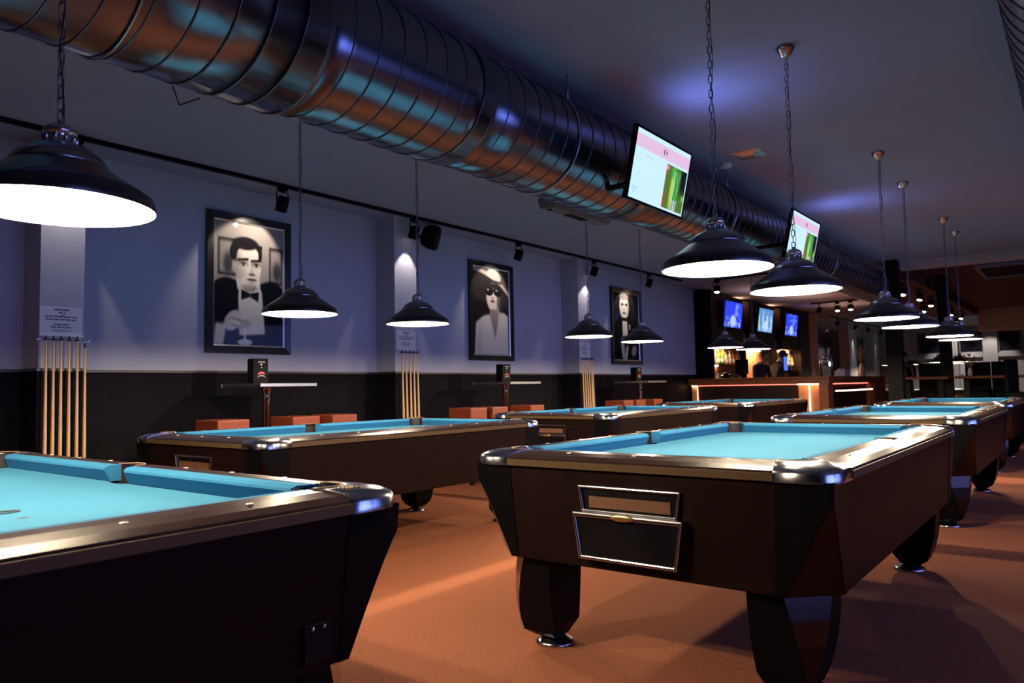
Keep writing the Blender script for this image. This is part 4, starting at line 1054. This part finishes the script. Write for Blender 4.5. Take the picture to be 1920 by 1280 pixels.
# ------------------------------------------------------------------ people
def person(label, loc, rz, joints, head, hair_mat, group=None, collar=False, hairstyle=1.0):
    """joints: name -> (x, y, z, r); the body is one skinned surface, coloured by region"""
    edges = [('pelvis', 'spine'), ('spine', 'chest'), ('chest', 'neck'), ('neck', 'skull'), ('skull', 'crown'),
             ('pelvis', 'hipL'), ('hipL', 'kneeL'), ('kneeL', 'ankL'), ('ankL', 'toeL'), ('pelvis', 'hipR'), ('hipR', 'kneeR'), ('kneeR', 'ankR'), ('ankR', 'toeR'),
             ('chest', 'shL'), ('shL', 'elL'), ('elL', 'wrL'), ('wrL', 'haL'), ('chest', 'shR'), ('shR', 'elR'), ('elR', 'wrR'), ('wrR', 'haR')]
    for s in 'LR':
        w_, h_ = Vector(joints['wr'+s][:3]), Vector(joints['ha'+s][:3]); d = (h_-w_).normalized(); side = d.cross(Vector((1, 0, .2))).normalized()
        for k in range(4):
            b = h_+side*(.024*(k-1.5)); ln = (.075, .085, .08, .065)[k]
            joints['f%d%s' % (k, s)] = (*(b+d*.03), .009); joints['g%d%s' % (k, s)] = (*(b+d*.03+d*ln*.8+Vector((0, 0, -.018))), .007)
            edges += [('ha'+s, 'f%d%s' % (k, s)), ('f%d%s' % (k, s), 'g%d%s' % (k, s))]
        t = w_+(h_-w_)*.5+side*.05; joints['t'+s] = (*t, .010); joints['u'+s] = (*(t+d*.05), .008); edges += [('wr'+s, 't'+s), ('t'+s, 'u'+s)]
    names = list(joints); ix = {n: i for i, n in enumerate(names)}
    me = bpy.data.meshes.new('person_skin'); me.from_pydata([joints[n][:3] for n in names], [(ix[a], ix[b]) for a, b in edges], [])
    tmp = bpy.data.objects.new('tmp_person', me); COL.objects.link(tmp)
    sk = tmp.modifiers.new('skin', 'SKIN'); sk.use_smooth_shade = True; sb = tmp.modifiers.new('sub', 'SUBSURF'); sb.levels = 2; sb.render_levels = 2
    lay = me.skin_vertices[0].data
    for n in names:
        r = joints[n][3]; lay[ix[n]].radius = (r, r) if not isinstance(r, tuple) else r; lay[ix[n]].use_root = (n == 'pelvis')
    dg = bpy.context.evaluated_depsgraph_get(); body = bpy.data.meshes.new_from_object(tmp.evaluated_get(dg)); bpy.data.objects.remove(tmp)
    body.name = 'body'; body.materials.clear(); body.materials.append(M_SHIRT); body.materials.append(M_SKIN)
    nk = Vector(joints['neck'][:3]); ck = Vector(joints['skull'][:3]); ax = (ck-nk).normalized()
    hands = [Vector(joints['wr'+s][:3]) for s in 'LR']+[Vector(joints['ha'+s][:3]) for s in 'LR']
    for p in body.polygons:
        c = p.center
        p.use_smooth = True
        p.material_index = 1 if ((c-nk).dot(ax) > .01 and (c-ck).length < .22) or min((c-h).length for h in hands) < .11 else 0
    root = thing('person', label, 'person', loc, rz, group)
    b = put('body', body, root)
    # face and hair
    up = (Vector(joints['crown'][:3])-ck).normalized(); fwd = Vector(head).normalized(); fwd = (fwd-up*fwd.dot(up)).normalized(); rt = fwd.cross(up)
    c0 = ck+up*.035
    T = Matrix(((rt.x, fwd.x, up.x, c0.x), (rt.y, fwd.y, up.y, c0.y), (rt.z, fwd.z, up.z, c0.z), (0, 0, 0, 1)))
    m = MB(); m.sphere((0, 0, .015), .098, 16, 12, 0, (.80, .98, 1.18), T); m.sphere((0, .03, -.055), .066, 12, 8, 0, (.85, 1, .9), T)
    m.sphere((0, .100, -.015), .016, 8, 6, 0, (.8, 1.1, 1.7), T)
    for s in (-1, 1): m.sphere((s*.082, -.005, -.005), .02, 8, 6, 0, (.45, .8, 1.5), T)
    m.build('face', M_SKIN, root)
    m = MB()
    for s in (-1, 1): m.sphere((s*.033, .086, .012), .010, 8, 6, 0, (1.2, .7, .8), T); m.box(s*.033-.02, s*.033+.02, .086, .096, .03, .037, 0, T)
    m.build('eyes', M_HAIR, root)
    m = MB(); m.sphere((0, .088, -.06), .018, 8, 6, 0, (1.3, .5, .3), T); m.build('mouth', M_INKRED, root)
    m = MB(); m.sphere((0, -.022, .045), .106, 16, 12, 0, (.84, .98, 1.05*hairstyle), T); m.build('hair', hair_mat, root)
    if collar:
        m = MB(); pts = [nk+ax*.03+.062*(rt*math.cos(a)+fwd*math.sin(a)) for a in [2*PI*k/14 for k in range(14)]]; m.tube(pts, .014, 6, closed=True); m.build('collar', M_WHITECLOTH, root)
    return root
def stand_pose(lean=0, head_fwd=0, armL=None, armR=None, H=1.0):
    # facing +Y, pelvis over origin
    j = {'pelvis': (0, 0, .94, (.15, .11)), 'spine': (0, lean*.3, 1.14, (.145, .10)), 'chest': (0, lean*.7, 1.34, (.17, .115)), 'neck': (0, lean+.01, 1.50, .055), 'skull': (0, lean+.03+head_fwd*.6, 1.60-head_fwd*.25, .065), 'crown': (0, lean+.04+head_fwd, 1.70-head_fwd*.6, .06),
         'shL': (-.19, lean*.85, 1.43, .062), 'shR': (.19, lean*.85, 1.43, .062), 'elL': (-.25, lean+.04, 1.15, .045), 'elR': (.25, lean+.04, 1.15, .045),
         'wrL': (-.20, lean+.26, 1.10, .030), 'wrR': (.20, lean+.26, 1.10, .030), 'haL': (-.17, lean+.34, 1.10, .032), 'haR': (.17, lean+.34, 1.10, .032)}
    for s, n in ((-1, 'L'), (1, 'R')):
        j['hip'+n] = (s*.10, 0, .88, .095); j['knee'+n] = (s*.11, .02, .49, .062); j['ank'+n] = (s*.11, -.01, .10, .040); j['toe'+n] = (s*.12, .14, .045, .035)
    if armL: j.update(armL)
    if armR: j.update(armR)
    return {k: (v[0]*H, v[1]*H, v[2]*H, v[3]) for k, v in j.items()}
M_BROWNHAIR = mat('brown_hair', (.10, .04, .022), .6)
person('bartender with reddish hair and dark shirt, head bowed over the counter', (-5.36, 15.2, 0), -PI/2-.3, stand_pose(.08, .06), (0, 1, -.5), M_BROWNHAIR)
person('dark-haired bartender in black with white collar, bending to the blue screen', (-5.12, 15.55, 0), -.55, stand_pose(.10, .08, armR={'elR': (.30, .20, 1.18, .045), 'wrR': (.24, .42, 1.16, .03), 'haR': (.22, .50, 1.16, .032)}), (.2, 1, -.5), M_HAIR, collar=True)
person('seated guest in dark clothes at the far end of the bar', (-3.45, 19.55, 0), PI*.75, stand_pose(.05, .04, H=.96), (.3, 1, 0), M_HAIR)
person('standing guest in dark clothes behind the seated one at the bar end', (-3.55, 20.4, 0), PI*.9, stand_pose(.02, .02, H=1.02), (0, 1, 0), M_HAIR)

# ------------------------------------------------------------------ high bar tables and box stools in the far aisle
def bar_table(x0, x1, y, lb):
    root = thing('bar_table', lb, 'table', ((x0+x1)/2, y, 0), 0, 'high bar tables across the aisle'); a = (x1-x0)/2
    m = MB(); m.box(-a, a, -.3, .3, 1.10, 1.145); m.build('table_top', M_WOODBAR, root, bevel=.004)
    for s in (-1, 1):
        m = MB(); m.box(s*(a-.15)-.045, s*(a-.15)+.045, -.05, .05, .03, 1.10); m.build('leg', M_BLACK, root)
        m = MB(); m.box(s*(a-.15)-.06, s*(a-.15)+.06, -.26, .26, 0, .03); m.build('foot', M_BLACK, root)
bar_table(-2.78, -1.95, 15.3, 'dark high bar table between the two black columns')
bar_table(-1.85, -.85, 15.3, 'dark high bar table in the aisle past the far column')
def box_chair(x, y, rz, lb, first=[None]):
    if first[0] is None:
        root = thing('bar_chair', '', 'chair')
        m = MB(); m.box(-.2, .2, -.2, .2, .74, .86); m.build('seat', M_BLACKMATT, root, bevel=.01)
        m = MB(); m.box(-.2, .2, .14, .2, .86, 1.40); m.build('backrest', M_BLACKMATT, root, bevel=.01)
        for sx in (-1, 1):
            for sy in (-1, 1):
                m = MB(); m.box(sx*.17-.02, sx*.17+.02, sy*.17-.02, sy*.17+.02, 0, .74); m.build('leg', M_BLACK, root)
        o = first[0] = root
    else: o = dup(first[0])
    o.location = (x, y, 0); o.rotation_euler = (0, 0, rz); tag(o, lb, 'chair', 'black high-backed bar chairs')
box_chair(-2.36, 15.85, 0, 'black high-backed bar chair behind the table between the columns')
box_chair(-1.60, 15.90, 0, 'black high-backed bar chair right of the dried flowers')
box_chair(-1.15, 15.85, .2, 'black high-backed bar chair at the end of the aisle table')
box_chair(-.84, 14.70, PI/2-.3, 'black high-backed bar chair cut by the right edge of the frame')
root = thing('dried_plant', 'dried flowers in a vase on the far aisle table', 'plant', (-1.63, 15.2, 1.145))
m = MB(); m.lathe([(0, 0), (.035, 0), (.04, .06), (.025, .12), (.03, .14)], 14); m.build('vase', M_CERAMIC, root)
m = MB()
for k in range(18):
    a = k*2.4; q = .04+.08*rs.random(); h_ = .24+.14*rs.random(); m.tube([(0, 0, .12), (q*.5*math.cos(a), q*.5*math.sin(a), .2), (q*math.cos(a), q*math.sin(a), h_)], .003, 4); m.sphere((q*math.cos(a), q*math.sin(a), h_), .014, 6, 5)
m.build('stalks', M_STRAW, root)
m = MB(); m.lathe([(.0, 0), (.04, 0), (.05, .03), (.045, .03), (0, .01)], 14); tag(m.build('bowl', M_CERAMIC, loc=(-1.77, 15.2, 1.145)), 'small pale bowl beside the dried flowers', 'bowl')
